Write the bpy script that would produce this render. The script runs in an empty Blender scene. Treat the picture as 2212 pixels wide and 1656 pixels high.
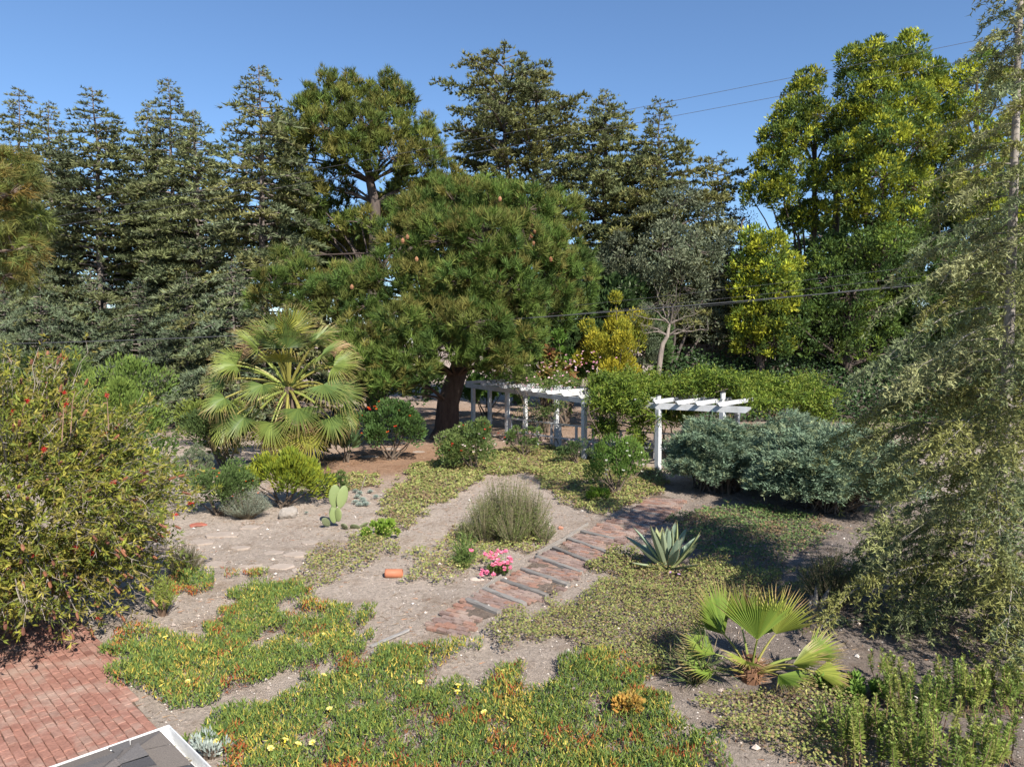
import bpy, math, random
import numpy as np
from mathutils import Vector, Matrix

# ---------------------------------------------------------------- camera, sky, sun, exposure
sc = bpy.context.scene
COL = sc.collection
H_CAM, F_PX, PITCH = 4.6, 1534.0, math.radians(3.4)     # focal length in units of a 2212 px wide picture
CX, CY = 1106.0, 828.0
cam_d = bpy.data.cameras.new('camera'); cam = bpy.data.objects.new('camera', cam_d); COL.objects.link(cam)
cam.location = (0, 0, H_CAM); cam.rotation_euler = (math.pi/2 - PITCH, 0, 0)
cam_d.sensor_width = 36; cam_d.lens = 36*F_PX/2212; cam_d.clip_end = 5000; cam_d.clip_start = 0.05
sc.camera = cam
SUN_AZ, SUN_EL = math.radians(28), math.radians(40)      # azimuth from straight behind the camera, towards the right
sun_dir = Vector((math.sin(SUN_AZ)*math.cos(SUN_EL), -math.cos(SUN_AZ)*math.cos(SUN_EL), math.sin(SUN_EL)))
w = bpy.data.worlds.new('World'); sc.world = w; w.use_nodes = True
nt = w.node_tree; bg = nt.nodes['Background']
sky = nt.nodes.new('ShaderNodeTexSky'); sky.sky_type = 'NISHITA'; sky.sun_disc = False
sky.sun_elevation = SUN_EL; sky.sun_rotation = math.atan2(sun_dir.x, sun_dir.y)
sky.altitude = 60; sky.air_density = 1.0; sky.dust_density = 0.1; sky.ozone_density = 6.5
nt.links.new(sky.outputs[0], bg.inputs[0]); bg.inputs[1].default_value = 0.09
sun_d = bpy.data.lights.new('sun', 'SUN'); sun_d.energy = 5.0; sun_d.angle = math.radians(0.53); sun_d.color = (1.0, 0.945, 0.86)
sun = bpy.data.objects.new('sun', sun_d); COL.objects.link(sun); sun.rotation_euler = sun_dir.to_track_quat('Z', 'Y').to_euler()
sc.view_settings.view_transform = 'Standard'; sc.view_settings.look = 'None'
sc.view_settings.exposure = 0.9; sc.view_settings.gamma = 1.0; sc.view_settings.use_curve_mapping = False
sc.render.engine = 'CYCLES'
sc.cycles.max_bounces = 6; sc.cycles.diffuse_bounces = 3; sc.cycles.glossy_bounces = 2; sc.cycles.transmission_bounces = 3
sc.cycles.use_denoising = True

# ---------------------------------------------------------------- helpers
def ray(px, py):
    x = (px-CX)/F_PX; y = (CY-py)/F_PX
    return np.array([x, math.cos(PITCH)+y*math.sin(PITCH), -math.sin(PITCH)+y*math.cos(PITCH)])
def PZ(px, py, z=0.0):                                   # survey: where a sight line meets the level z
    d = ray(px, py); t = (z-H_CAM)/d[2]; return np.array([d[0]*t, d[1]*t, z])
def G(px, py): return PZ(px, py, 0.0)
def AT(px, py, D):                                       # the point on a sight line at distance D
    d = ray(px, py); t = D/d[1]; return np.array([d[0]*t, D, H_CAM+d[2]*t])
def PXW(rpx, D): return rpx/F_PX*D                       # metres for a width in the picture at distance D

def unit(v):
    v = np.asarray(v, float); n = np.linalg.norm(v, axis=-1, keepdims=True); return v/np.maximum(n, 1e-9)
def rdirs(rng, n): return unit(rng.normal(size=(n, 3)))
def perp(d, rng):
    return unit(np.cross(d, rng.normal(size=d.shape)))
def pick(rng, cols, n, var=0.16, idx=None):
    c = np.array(cols, float)
    if idx is None: idx = rng.integers(0, len(c), n)
    return np.clip(c[idx]*(1+rng.normal(0, var, (n, 1))), 0.004, 1)

class MB:
    def __init__(s): s.V=[]; s.T=[]; s.Q=[]; s.C=[]; s.n=0
    def add(s, V, F, C):
        V = np.asarray(V, float).reshape(-1, 3); F = np.asarray(F, int)
        C = np.asarray(C, float)
        if C.ndim == 1: C = np.tile(C, (len(V), 1))
        s.V.append(V); s.C.append(C)
        (s.T if F.shape[1] == 3 else s.Q).append(F+s.n); s.n += len(V)
    def needles(s, P, D, L, Wd, C, rng, tipc=None):      # thin triangles
        n = len(P); D = unit(D); S = perp(D, rng)*(np.broadcast_to(Wd, (n,))[:, None]*0.5)
        L = np.broadcast_to(L, (n,))[:, None]
        V = np.stack([P-S, P+S, P+D*L], 1).reshape(-1, 3)
        s.add(V, np.arange(n*3).reshape(-1, 3), np.repeat(C, 3, 0))
    def leaves(s, P, D, L, Wd, C, rng, N=None, fold=0.15, mid=0.45):   # folded diamond leaves
        n = len(P); D = unit(D)
        S = perp(D, rng) if N is None else unit(np.cross(D, N)+1e-6)
        Nn = np.cross(S, D)
        L = np.broadcast_to(L, (n,))[:, None]; Wd = np.broadcast_to(Wd, (n,))[:, None]
        M = P+D*L*mid+Nn*Wd*fold
        V = np.stack([P, M-S*Wd*0.5, P+D*L, M+S*Wd*0.5], 1).reshape(-1, 3)
        b = np.arange(n)[:, None]*4
        F = np.concatenate([b+[0, 2, 1], b+[0, 3, 2]], 0)
        s.add(V, F, np.repeat(C, 4, 0))
    def tube(s, path, rad, sides=6, col=(.1, .08, .06), cap=True):
        path = np.asarray(path, float); m = len(path); rad = np.broadcast_to(rad, (m,))
        t = unit(np.gradient(path, axis=0)); ref = np.array([0.31, 0.17, 0.93]) if abs(t[0][2]) < 0.9 else np.array([1., 0.1, 0])
        a = unit(np.cross(t, ref)); b = np.cross(t, a)
        th = np.arange(sides)*2*math.pi/sides
        V = path[:, None]+rad[:, None, None]*(np.cos(th)[None, :, None]*a[:, None]+np.sin(th)[None, :, None]*b[:, None])
        i = np.arange(m-1)[:, None]*sides; j = np.arange(sides)[None]; k = (j+1) % sides
        F = np.stack([i+j, i+k, i+sides+k, i+sides+j], -1).reshape(-1, 4)
        s.add(V.reshape(-1, 3), F, col)
    def box(s, c, size, R=None, col=(.5, .5, .5), bev=0.0):
        sx, sy, sz = np.array(size)/2
        if bev > 0:
            v = []
            for z, i in ((-sz, 0), (sz-bev, 0), (sz, bev)):
                v += [(-sx+i, -sy+i, z), (sx-i, -sy+i, z), (sx-i, sy-i, z), (-sx+i, sy-i, z)]
            F = [[3, 2, 1, 0], [8, 9, 10, 11]]
            for a in (0, 4):
                for k in range(4): F.append([a+k, a+(k+1) % 4, a+4+(k+1) % 4, a+4+k])
        else:
            v = [(x, y, z) for z in (-sz, sz) for x, y in ((-sx, -sy), (sx, -sy), (sx, sy), (-sx, sy))]
            F = [[3, 2, 1, 0], [4, 5, 6, 7]]+[[k, (k+1) % 4, 4+(k+1) % 4, 4+k] for k in range(4)]
        v = np.array(v)
        if R is not None: v = v@np.array(R).T
        s.add(v+np.asarray(c), F, col)
    def mesh(s, name, mat, smooth=False):
        me = bpy.data.meshes.new(name)
        if not s.V:
            me.materials.append(mat); return me
        V = np.concatenate(s.V); C = np.concatenate(s.C)
        T = np.concatenate(s.T) if s.T else np.zeros((0, 3), int)
        Q = np.concatenate(s.Q) if s.Q else np.zeros((0, 4), int)
        me.vertices.add(len(V)); me.vertices.foreach_set('co', V.astype(np.float32).ravel())
        me.loops.add(T.size+Q.size); me.loops.foreach_set('vertex_index', np.concatenate([T.ravel(), Q.ravel()]).astype(np.int32))
        me.polygons.add(len(T)+len(Q))
        ls = np.concatenate([np.arange(len(T))*3, T.size+np.arange(len(Q))*4]).astype(np.int32)
        me.polygons.foreach_set('loop_start', ls)
        me.polygons.foreach_set('use_smooth', np.full(len(ls), smooth))
        at = me.color_attributes.new('Col', 'FLOAT_COLOR', 'POINT')
        at.data.foreach_set('color', np.concatenate([C[:, :3], np.ones((len(C), 1))], 1).astype(np.float32).ravel())
        me.materials.append(mat); me.update(calc_edges=True); me.validate()
        return me
    def build(s, name, mat, parent=None, smooth=False, loc=None):
        o = bpy.data.objects.new(name, s.mesh(name, mat, smooth)); COL.objects.link(o)
        if parent is not None: o.parent = parent
        if loc is not None: o.location = loc
        return o

def tag(o, label=None, cat=None, group=None, kind=None):
    if label: o['label'] = label
    if cat: o['category'] = cat
    if group: o['group'] = group
    if kind: o['kind'] = kind
    return o
def thing(name, label, cat, loc=(0, 0, 0), rz=0.0, group=None):
    o = bpy.data.objects.new(name, None); COL.objects.link(o); o.empty_display_size = 0.2
    o.location = [float(v) for v in loc]; o.rotation_euler = (0, 0, rz)
    return tag(o, label, cat, group)
def child(name, me, parent, loc=(0, 0, 0), rot=(0, 0, 0), scale=(1, 1, 1)):
    o = bpy.data.objects.new(name, me); COL.objects.link(o); o.parent = parent
    o.location = [float(v) for v in loc]; o.rotation_euler = rot; o.scale = scale
    return o
def copy_tree(o, parent=None):
    c = o.copy(); COL.objects.link(c); c.parent = parent
    for ch in list(o.children): copy_tree(ch, c)
    return c

# ---------------------------------------------------------------- materials
def nodes(name):
    m = bpy.data.materials.new(name); m.use_nodes = True
    t = m.node_tree; return m, t, t.nodes['Principled BSDF'], t.nodes['Material Output']
def leaf_mat(name, trans=0.3, rough=0.55, spec=0.16, vary=0.12):
    m, t, b, out = nodes(name)
    a = t.nodes.new('ShaderNodeAttribute'); a.attribute_name = 'Col'
    oi = t.nodes.new('ShaderNodeObjectInfo'); mr = t.nodes.new('ShaderNodeMapRange')
    mr.inputs[3].default_value = 1.18*(1-vary); mr.inputs[4].default_value = 1.18*(1+vary)
    t.links.new(oi.outputs['Random'], mr.inputs[0])
    hs = t.nodes.new('ShaderNodeHueSaturation'); t.links.new(mr.outputs[0], hs.inputs['Value']); t.links.new(a.outputs['Color'], hs.inputs['Color'])
    t.links.new(hs.outputs[0], b.inputs['Base Color'])
    b.inputs['Roughness'].default_value = rough; b.inputs['Specular IOR Level'].default_value = spec
    tr = t.nodes.new('ShaderNodeBsdfTranslucent'); t.links.new(hs.outputs[0], tr.inputs[0])
    mx = t.nodes.new('ShaderNodeMixShader'); mx.inputs[0].default_value = trans
    t.links.new(b.outputs[0], mx.inputs[1]); t.links.new(tr.outputs[0], mx.inputs[2]); t.links.new(mx.outputs[0], out.inputs[0])
    return m
def solid_mat(name, rough=0.8, spec=0.25, nscale=9.0, namt=0.3, bump=0.4, bscale=40.0, stretch=(1, 1, 1), dirt=None, dirt_amt=0.0, world=False, dscale=None):
    m, t, b, out = nodes(name)
    a = t.nodes.new('ShaderNodeAttribute'); a.attribute_name = 'Col'
    tc = t.nodes.new('ShaderNodeTexCoord'); mp = t.nodes.new('ShaderNodeMapping'); mp.inputs['Scale'].default_value = stretch
    geo = t.nodes.new('ShaderNodeNewGeometry'); src = geo.outputs['Position'] if world else tc.outputs['Object']
    t.links.new(src, mp.inputs[0])
    n1 = t.nodes.new('ShaderNodeTexNoise'); n1.inputs['Scale'].default_value = nscale; n1.inputs['Detail'].default_value = 6; n1.inputs['Roughness'].default_value = 0.65
    t.links.new(mp.outputs[0], n1.inputs[0])
    mr = t.nodes.new('ShaderNodeMapRange'); mr.inputs[1].default_value = .25; mr.inputs[2].default_value = .75
    mr.inputs[3].default_value = 1-namt; mr.inputs[4].default_value = 1+namt; t.links.new(n1.outputs[0], mr.inputs[0])
    hs = t.nodes.new('ShaderNodeHueSaturation'); t.links.new(mr.outputs[0], hs.inputs['Value']); t.links.new(a.outputs['Color'], hs.inputs['Color'])
    last = hs.outputs[0]
    if dirt is not None:
        n2 = t.nodes.new('ShaderNodeTexNoise'); n2.inputs['Scale'].default_value = dscale or nscale*0.45; n2.inputs['Detail'].default_value = 7; n2.inputs['Roughness'].default_value = .65
        t.links.new(src, n2.inputs[0])
        r2 = t.nodes.new('ShaderNodeMapRange'); r2.inputs[1].default_value = .48; r2.inputs[2].default_value = .72; r2.inputs[4].default_value = dirt_amt
        t.links.new(n2.outputs[0], r2.inputs[0])
        mx = t.nodes.new('ShaderNodeMix'); mx.data_type = 'RGBA'; t.links.new(r2.outputs[0], mx.inputs[0]); t.links.new(last, mx.inputs[6]); mx.inputs[7].default_value = (*dirt, 1)
        last = mx.outputs[2]
    t.links.new(last, b.inputs['Base Color'])
    b.inputs['Roughness'].default_value = rough; b.inputs['Specular IOR Level'].default_value = spec
    if bump > 0:
        n3 = t.nodes.new('ShaderNodeTexNoise'); n3.inputs['Scale'].default_value = bscale; n3.inputs['Detail'].default_value = 5
        t.links.new(mp.outputs[0], n3.inputs[0])
        bp = t.nodes.new('ShaderNodeBump'); bp.inputs['Strength'].default_value = bump; bp.inputs['Distance'].default_value = 0.02
        t.links.new(n3.outputs[0], bp.inputs['Height']); t.links.new(bp.outputs[0], b.inputs['Normal'])
    return m

M_LEAF = leaf_mat('foliage'); M_NEEDLE = leaf_mat('needles', trans=0.2, rough=0.6, spec=0.14, vary=.17)
M_GLOSS = leaf_mat('glossy_foliage', trans=0.24, rough=0.45, spec=0.25, vary=0.05)
M_PETAL = leaf_mat('petals', trans=0.3, rough=0.6, spec=0.2, vary=0.03)
M_BARK = solid_mat('bark', 0.9, 0.15, 6, 0.45, 0.9, 14, (1, 1, 0.25))
M_TWIG = solid_mat('twig', 0.85, 0.15, 12, 0.3, 0.0)
M_PAINT = solid_mat('weathered_white_paint', 0.55, 0.35, 5, 0.10, 0.25, 60, (1, 1, 1), (0.25, 0.24, 0.20), 0.5, True, 3.0)
M_BRICK = solid_mat('brick', 0.92, 0.15, 16, 0.30, 0.8, 55, (1, 1, 1), (0.40, 0.31, 0.25), 0.8, True, 1.6)
M_TIMBER = solid_mat('weathered_timber', 0.85, 0.2, 7, 0.3, 0.8, 30, (0.25, 2, 2), (0.30, 0.26, 0.22), 0.5)
M_STONE = solid_mat('stone', 0.9, 0.2, 7, 0.25, 0.9, 18, (1, 1, 1), (0.22, 0.18, 0.14), 0.5)
M_SHINGLE = solid_mat('asphalt_shingle', 0.95, 0.15, 180, 0.3, 0.7, 250)
M_PLASTIC = solid_mat('plain', 0.6, 0.3, 8, 0.08, 0.1, 60)
# ---------------------------------------------------------------- ground
def hgt(x, y):
    x = np.asarray(x, float); y = np.asarray(y, float)
    h = 0.030*np.sin(x*0.9+1.3)*np.sin(y*0.7)+0.022*np.sin(x*2.1+y*1.3)+0.014*np.sin(x*4.3-y*3.1+0.7)+0.008*np.sin(x*9.1+2*np.sin(y*5.0))
    return h-0.03
def GH(px, py):
    p = G(px, py); p[2] = float(hgt(p[0], p[1])); return p
def axis(lo, hi, step, far):
    a = list(np.arange(lo, hi, step)); s = step; v = hi
    while v < far: a.append(v); s *= 1.25; v += s
    s = step; v = lo-step
    while v > -far: a.insert(0, v); s *= 1.25; v -= s
    return np.array(a)
def zone(X, Y, px, py, rx, ry):                           # a soft patch round a surveyed point
    c = G(px, py); return np.exp(-(((X-c[0])/rx)**2+((Y-c[1])/ry)**2))
gx = axis(-10, 13, 0.18, 1600); gy = axis(5, 27, 0.20, 1600)
X, Y = np.meshgrid(gx, gy); Z = hgt(X, Y)*np.exp(-((np.hypot(X, Y-15)/60)**2))
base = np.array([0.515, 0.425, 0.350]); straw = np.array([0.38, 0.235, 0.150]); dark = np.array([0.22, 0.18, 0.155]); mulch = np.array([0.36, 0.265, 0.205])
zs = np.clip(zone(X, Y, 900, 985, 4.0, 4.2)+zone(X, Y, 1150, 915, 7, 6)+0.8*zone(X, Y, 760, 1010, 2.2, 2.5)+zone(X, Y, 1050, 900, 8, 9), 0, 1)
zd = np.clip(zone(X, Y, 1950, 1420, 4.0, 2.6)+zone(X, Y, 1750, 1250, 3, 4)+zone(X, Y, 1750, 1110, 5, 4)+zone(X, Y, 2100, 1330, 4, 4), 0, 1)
zm = np.clip(zone(X, Y, 1870, 905, 7, 4)+(Y > 33)*0.8+0.7*zone(X, Y, 380, 905, 3, 8), 0, 1)
zl = np.clip(0.55*zone(X, Y, 600, 1190, 1.3, 1.8)+0.5*zone(X, Y, 1060, 1290, 1.2, 0.9), 0, 1)
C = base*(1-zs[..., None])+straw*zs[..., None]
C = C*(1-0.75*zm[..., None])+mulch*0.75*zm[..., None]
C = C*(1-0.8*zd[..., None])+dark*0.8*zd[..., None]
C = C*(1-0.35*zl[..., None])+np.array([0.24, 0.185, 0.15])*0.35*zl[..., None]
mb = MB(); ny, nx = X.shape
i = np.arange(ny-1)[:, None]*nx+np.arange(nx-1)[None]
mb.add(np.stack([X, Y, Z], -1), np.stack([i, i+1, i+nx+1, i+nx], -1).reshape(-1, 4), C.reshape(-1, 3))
def ground_mat():
    m, t, b, out = nodes('dry_soil'); N = t.nodes.new; Lk = t.links.new
    a = N('ShaderNodeAttribute'); a.attribute_name = 'Col'
    tc = N('ShaderNodeTexCoord')
    def noise(s, d, r=0.6):
        n = N('ShaderNodeTexNoise'); n.inputs['Scale'].default_value = s; n.inputs['Detail'].default_value = d; n.inputs['Roughness'].default_value = r
        Lk(tc.outputs['Object'], n.inputs[0]); return n
    def rng_(src, a0, a1, b0, b1):
        r = N('ShaderNodeMapRange'); r.inputs[1].default_value = a0; r.inputs[2].default_value = a1; r.inputs[3].default_value = b0; r.inputs[4].default_value = b1
        Lk(src, r.inputs[0]); return r.outputs[0]
    n1 = noise(1.1, 8, .7); n2 = noise(14, 6, .75); n3 = noise(70, 4, .7)
    litter = rng_(n1.outputs[0], .50, .66, 0, .75)
    mx = N('ShaderNodeMix'); mx.data_type = 'RGBA'; Lk(litter, mx.inputs[0]); Lk(a.outputs[0], mx.inputs[6])
    mul = N('ShaderNodeMix'); mul.data_type = 'RGBA'; mul.blend_type = 'MULTIPLY'; mul.inputs[0].default_value = 1; Lk(a.outputs[0], mul.inputs[6]); mul.inputs[7].default_value = (.66, .59, .52, 1)
    Lk(mul.outputs[2], mx.inputs[7])
    v = N('ShaderNodeMath'); v.operation = 'MULTIPLY'; Lk(rng_(n2.outputs[0], .3, .7, .62, 1.32), v.inputs[0]); Lk(rng_(n3.outputs[0], .3, .7, .6, 1.38), v.inputs[1])
    hs = N('ShaderNodeHueSaturation'); Lk(v.outputs[0], hs.inputs['Value']); Lk(mx.outputs[2], hs.inputs['Color'])
    vo = N('ShaderNodeTexVoronoi'); vo.inputs['Scale'].default_value = 26; Lk(tc.outputs['Object'], vo.inputs[0])
    peb = rng_(vo.outputs['Distance'], .10, .16, 1, 0)
    sep = N('ShaderNodeSeparateColor'); Lk(vo.outputs['Color'], sep.inputs[0]); gate = rng_(sep.outputs[0], .86, .88, 0, .75)
    pm = N('ShaderNodeMath'); pm.operation = 'MULTIPLY'; Lk(peb, pm.inputs[0]); Lk(gate, pm.inputs[1])
    mp = N('ShaderNodeMix'); mp.data_type = 'RGBA'; Lk(pm.outputs[0], mp.inputs[0]); Lk(hs.outputs[0], mp.inputs[6]); mp.inputs[7].default_value = (.46, .42, .38, 1)
    Lk(mp.outputs[2], b.inputs['Base Color']); b.inputs['Roughness'].default_value = 0.95; b.inputs['Specular IOR Level'].default_value = 0.15
    ad = N('ShaderNodeMath'); ad.operation = 'ADD'; Lk(n2.outputs[0], ad.inputs[0]); Lk(n3.outputs[0], ad.inputs[1])
    bp = N('ShaderNodeBump'); bp.inputs['Strength'].default_value = .9; bp.inputs['Distance'].default_value = .07; Lk(ad.outputs[0], bp.inputs['Height']); Lk(bp.outputs[0], b.inputs['Normal'])
    return m
M_SOIL = ground_mat()
ground = mb.build('ground', M_SOIL, smooth=True); tag(ground, kind='structure')

def in_poly(P, poly):
    x, y = P[:, 0], P[:, 1]; inside = np.zeros(len(P), bool); n = len(poly)
    for k in range(n):
        x1, y1 = poly[k]; x2, y2 = poly[(k+1) % n]
        c = ((y1 > y) != (y2 > y)) & (x < (x2-x1)*(y-y1)/(y2-y1+1e-12)+x1); inside ^= c
    return inside
def vnoise(x, y, s, seed=0):                              # cheap smooth value noise in metres
    r = np.random.default_rng(seed).random((64, 64)); u = x/s; v = y/s
    i = np.floor(u).astype(int); j = np.floor(v).astype(int); fu = u-i; fv = v-j
    fu = fu*fu*(3-2*fu); fv = fv*fv*(3-2*fv); g = lambda a, b: r[a % 64, b % 64]
    return (g(i, j)*(1-fu)+g(i+1, j)*fu)*(1-fv)+(g(i, j+1)*(1-fu)+g(i+1, j+1)*fu)*fv
def scatter(rng, polys, dens, edge=0.18, holes=()):
    out = []
    for poly_px in polys:
        poly = np.array([G(*p)[:2] for p in poly_px]); lo = poly.min(0)-edge; hi = poly.max(0)+edge
        n = int(dens*np.prod(hi-lo)); P = rng.uniform(lo, hi, (n, 2))
        J = P+np.stack([vnoise(P[:, 0], P[:, 1], .35, 3)-.5, vnoise(P[:, 0]+50, P[:, 1], .35, 4)-.5], 1)*edge*3.4
        k = in_poly(J, poly)
        for h in holes:
            hp = np.array([G(*p)[:2] for p in h]); k &= ~in_poly(J, hp)
        out.append(P[k])
    return np.concatenate(out)

# flat paving stones sunk in the dirt on the left
rng = np.random.default_rng(5)
for k, (px, py, rx, ry) in enumerate([(478, 1153, .42, .30), (432, 1168, .30, .22), (540, 1138, .26, .18), (470, 1212, .36, .22), (545, 1225, .34, .22), (610, 1222, .28, .2), (640, 1196, .26, .18),
                                      (590, 1190, .22, .16), (520, 1182, .22, .16), (418, 1215, .22, .17), (672, 1168, .22, .16), (650, 1232, .2, .15),
                                      (842, 968, .5, .3), (875, 955, .42, .25), (800, 985, .4, .25), (905, 972, .36, .25)]):
    c = GH(px, py); n = 10; th = np.arange(n)*2*math.pi/n+rng.uniform(0, 1); r = rng.uniform(.75, 1.15, n)
    V = np.concatenate([np.stack([np.cos(th)*rx*r, np.sin(th)*ry*r, np.full(n, -0.05)], 1), np.stack([np.cos(th)*rx*r, np.sin(th)*ry*r, np.full(n, .004)], 1),
                        np.stack([np.cos(th)*rx*r*.93, np.sin(th)*ry*r*.93, np.full(n, .012)], 1), [[0, 0, .013]]])
    F = [[j, (j+1) % n, n+(j+1) % n, n+j] for j in range(n)]+[[n+j, n+(j+1) % n, 2*n+(j+1) % n, 2*n+j] for j in range(n)]
    m = MB(); col = np.array([.37, .305, .255])*rng.uniform(.88, 1.05)
    m.add(V, F, col); m.T.append(np.array([[2*n+j, 2*n+(j+1) % n, 3*n] for j in range(n)]))
    c[2] += 0.01; o = m.build('flagstone', M_STONE, ground, loc=c)
# loose pebbles, crumbs of soil and dry litter lying about
rng = np.random.default_rng(11); m = MB()
N = 13000; P = rng.uniform([-8, 6], [9, 22], (N, 2)); keep = rng.random(N) < np.clip(14/np.hypot(P[:, 0], P[:, 1]), 0, 1)**1.5; P = P[keep]; n = len(P)
s = rng.uniform(.005, .017, n)*(1+2.2*(rng.random(n) < .04)); cen = np.stack([P[:, 0], P[:, 1], hgt(P[:, 0], P[:, 1])+s*.3], 1)
oct_ = np.array([[1, 0, 0], [0, 1, 0], [-1, 0, 0], [0, -1, 0], [0, 0, .8], [0, 0, -.8]])
V = (cen[:, None]+oct_[None]*(s[:, None, None]*rng.uniform(.7, 1.3, (n, 6, 1)))).reshape(-1, 3)
Fo = np.array([[0, 1, 4], [1, 2, 4], [2, 3, 4], [3, 0, 4]]); F = (np.arange(n)[:, None, None]*6+Fo[None]).reshape(-1, 3)
m.add(V, F, np.repeat(pick(rng, [(.44, .37, .31), (.34, .28, .24), (.58, .53, .48), (.22, .18, .15)], n, .12), 6, 0))
pb = m.build('pebbles', M_STONE); tag(pb, 'small pale pebbles and crumbs of soil scattered over the bare dirt', 'gravel', kind='stuff')
m = MB(); N = 24000; P = rng.uniform([-8, 6.5], [10, 30], (N, 2))
k = vnoise(P[:, 0], P[:, 1], .9, 8) > .45; P = P[k]; n = len(P); a = rng.uniform(0, 6.28, n)
D = np.stack([np.cos(a), np.sin(a), rng.uniform(-.05, .22, n)], 1)
m.needles(np.stack([P[:, 0], P[:, 1], hgt(P[:, 0], P[:, 1])+.012], 1), D, rng.uniform(.05, .16, n), rng.uniform(.006, .016, n), pick(rng, [(.26, .18, .11), (.33, .26, .19), (.18, .13, .09), (.30, .16, .09)], n), rng)
tag(m.build('dry_litter', M_TWIG), 'dry brown needles and twigs littering the bare soil', 'leaf litter', kind='stuff')

# ---------------------------------------------------------------- brick patio (bottom left), running bond at 45 degrees like the house
U = unit(np.array([.717, -.697])); Vv = np.array([-U[1], U[0]])  # along and across the courses
patio_px = [(-60, 1330), (150, 1330), (245, 1420), (262, 1475), (300, 1530), (345, 1580), (365, 1656), (300, 1800), (-60, 1800)]
patio = np.array([G(*p)[:2] for p in patio_px])
org = G(180, 1560)[:2]
mb = MB(); pc = np.concatenate([patio, [patio.mean(0)]]); n = len(patio)
mb.add(np.concatenate([pc, np.full((n+1, 1), .004)], 1), np.array([[j, (j+1) % n, n] for j in range(n)][:: -1]), (.22, .16, .12))
pt = mb.build('brick_patio', M_SOIL); tag(pt, kind='structure')
brick_meshes = []
rng = np.random.default_rng(3)
def brick_mesh(k, cols):
    m = MB(); L, B, h = .196+rng.normal(0, .002), .094+rng.normal(0, .0015), .05
    m.box((0, 0, 0), (L, B, h), col=pick(rng, cols, 1, .05)[0], bev=.005); return m.mesh('brick', M_BRICK)
BC = [(.30, .150, .112), (.29, .142, .106), (.31, .158, .12), (.28, .138, .104), (.31, .175, .135), (.30, .155, .116)]
pb_meshes = [brick_mesh(k, BC) for k in range(16)]
cells = []
for i in range(-70, 70):
    for j in range(-70, 70):
        q = org+U*(i*.203+(j % 2)*.1015)+Vv*(j*.101)
        cells.append(q)
cells = np.array(cells); cells = cells[in_poly(cells, patio)]
# only bricks a viewer can meet: in front of the bush's dense inside and not under the house
d = np.hypot(cells[:, 0], cells[:, 1]); cells = cells[(cells[:, 1] > 5.2)]
ang = math.atan2(U[1], U[0])
vis = lambda q: q[1] > 5 and -60 < CX+F_PX*q[0]/q[1] < 420
cells = [q for q in cells if vis(q)]
cells.sort(key=lambda q: abs(math.hypot(q[0]+5.2, q[1]-8.3)))
stuff = MB()
for k, q in enumerate(cells):
    z = .012+rng.normal(0, .004); rx, ry = rng.normal(0, .012, 2)
    if k < 300:
        o = child('brick', pb_meshes[int(rng.integers(16))], pt, (q[0]+rng.normal(0, .002), q[1]+rng.normal(0, .002), z), (rx, ry, ang+rng.normal(0, .012)+(math.pi if rng.random() < .5 else 0)))
    elif k < 1100:
        R = np.array(Matrix.Rotation(ang+rng.normal(0, .012), 3, 'Z'))
        stuff.box((q[0], q[1], z), (.196, .094, .05), R, pick(rng, BC, 1, .1)[0], .005)
if stuff.V: tag(stuff.build('outer_bricks', M_BRICK, pt), kind='stuff')

# ---------------------------------------------------------------- brick path with timber treads
LEFT = [(922, 1352), (1000, 1300), (1043, 1276), (1082, 1254), (1125, 1231), (1160, 1207), (1196, 1183), (1230, 1163), (1262, 1150), (1330, 1118), (1368, 1103), (1415, 1062)]
RIGHT = [(1000, 1382), (1040, 1342), (1080, 1330), (1137, 1309), (1185, 1287), (1226, 1266), (1256, 1240), (1282, 1222), (1315, 1192), (1396, 1140), (1440, 1120), (1480, 1078)]
pl = np.array([G(*p)[:2] for p in LEFT]); pr = np.array([G(*p)[:2] for p in RIGHT])
mb = MB(); n = len(pl); V = np.concatenate([np.c_[pl, hgt(pl[:, 0], pl[:, 1])+.012], np.c_[pr, hgt(pr[:, 0], pr[:, 1])+.012]])
mb.add(V, np.array([[j, n+j, n+j+1, j+1] for j in range(n-1)]), (.25, .195, .155))
path = mb.build('brick_path', M_SOIL); tag(path, kind='structure')
PC = [(.22, .15, .125), (.25, .155, .12), (.20, .14, .12), (.27, .15, .11), (.25, .18, .155), (.22, .16, .14)]
pp_meshes = [brick_mesh(k, PC) for k in range(16)]
mid = (pl+pr)/2; dirp = unit(mid[-1]-mid[0]); nrm = np.array([-dirp[1], dirp[0]])
poly = np.concatenate([pl, pr[::-1]]); cand = []
a_p = math.atan2(dirp[1], dirp[0])
for i in range(-4, 130):
    for j in range(-9, 10):
        q = mid[0]+dirp*(i*.101)+nrm*(j*.204+(i % 2)*.1)
        cand.append((q, i))
cand = [(q, i) for q, i in cand if in_poly(np.array([q]), poly)[0]]
cand.sort(key=lambda t: t[0][1])
cnt = 0; stuff = MB()
for q, i in cand:
    bury = vnoise(q[:1], q[1:], .55, 21)[0]
    step = (i*.101 % .62)/.62                              # each tread tips up a little towards its timber
    z = hgt(q[0], q[1])+.012+.035*step+rng.normal(0, .007)-.05*max(0, bury-.62)
    rot = (rng.normal(0, .03), rng.normal(0, .03)-.03, a_p+math.pi/2+rng.normal(0, .04))
    if bury > .80: continue
    if cnt < 300: child('brick', pp_meshes[int(rng.integers(16))], path, (q[0], q[1], z), rot)
    else:
        stuff.box((q[0], q[1], z), (.196, .094, .05), np.array(Matrix.Rotation(rot[2], 3, 'Z')), pick(rng, PC, 1, .1)[0], .005)
    cnt += 1
if stuff.V: tag(stuff.build('far_bricks', M_BRICK, path), kind='stuff')
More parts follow.
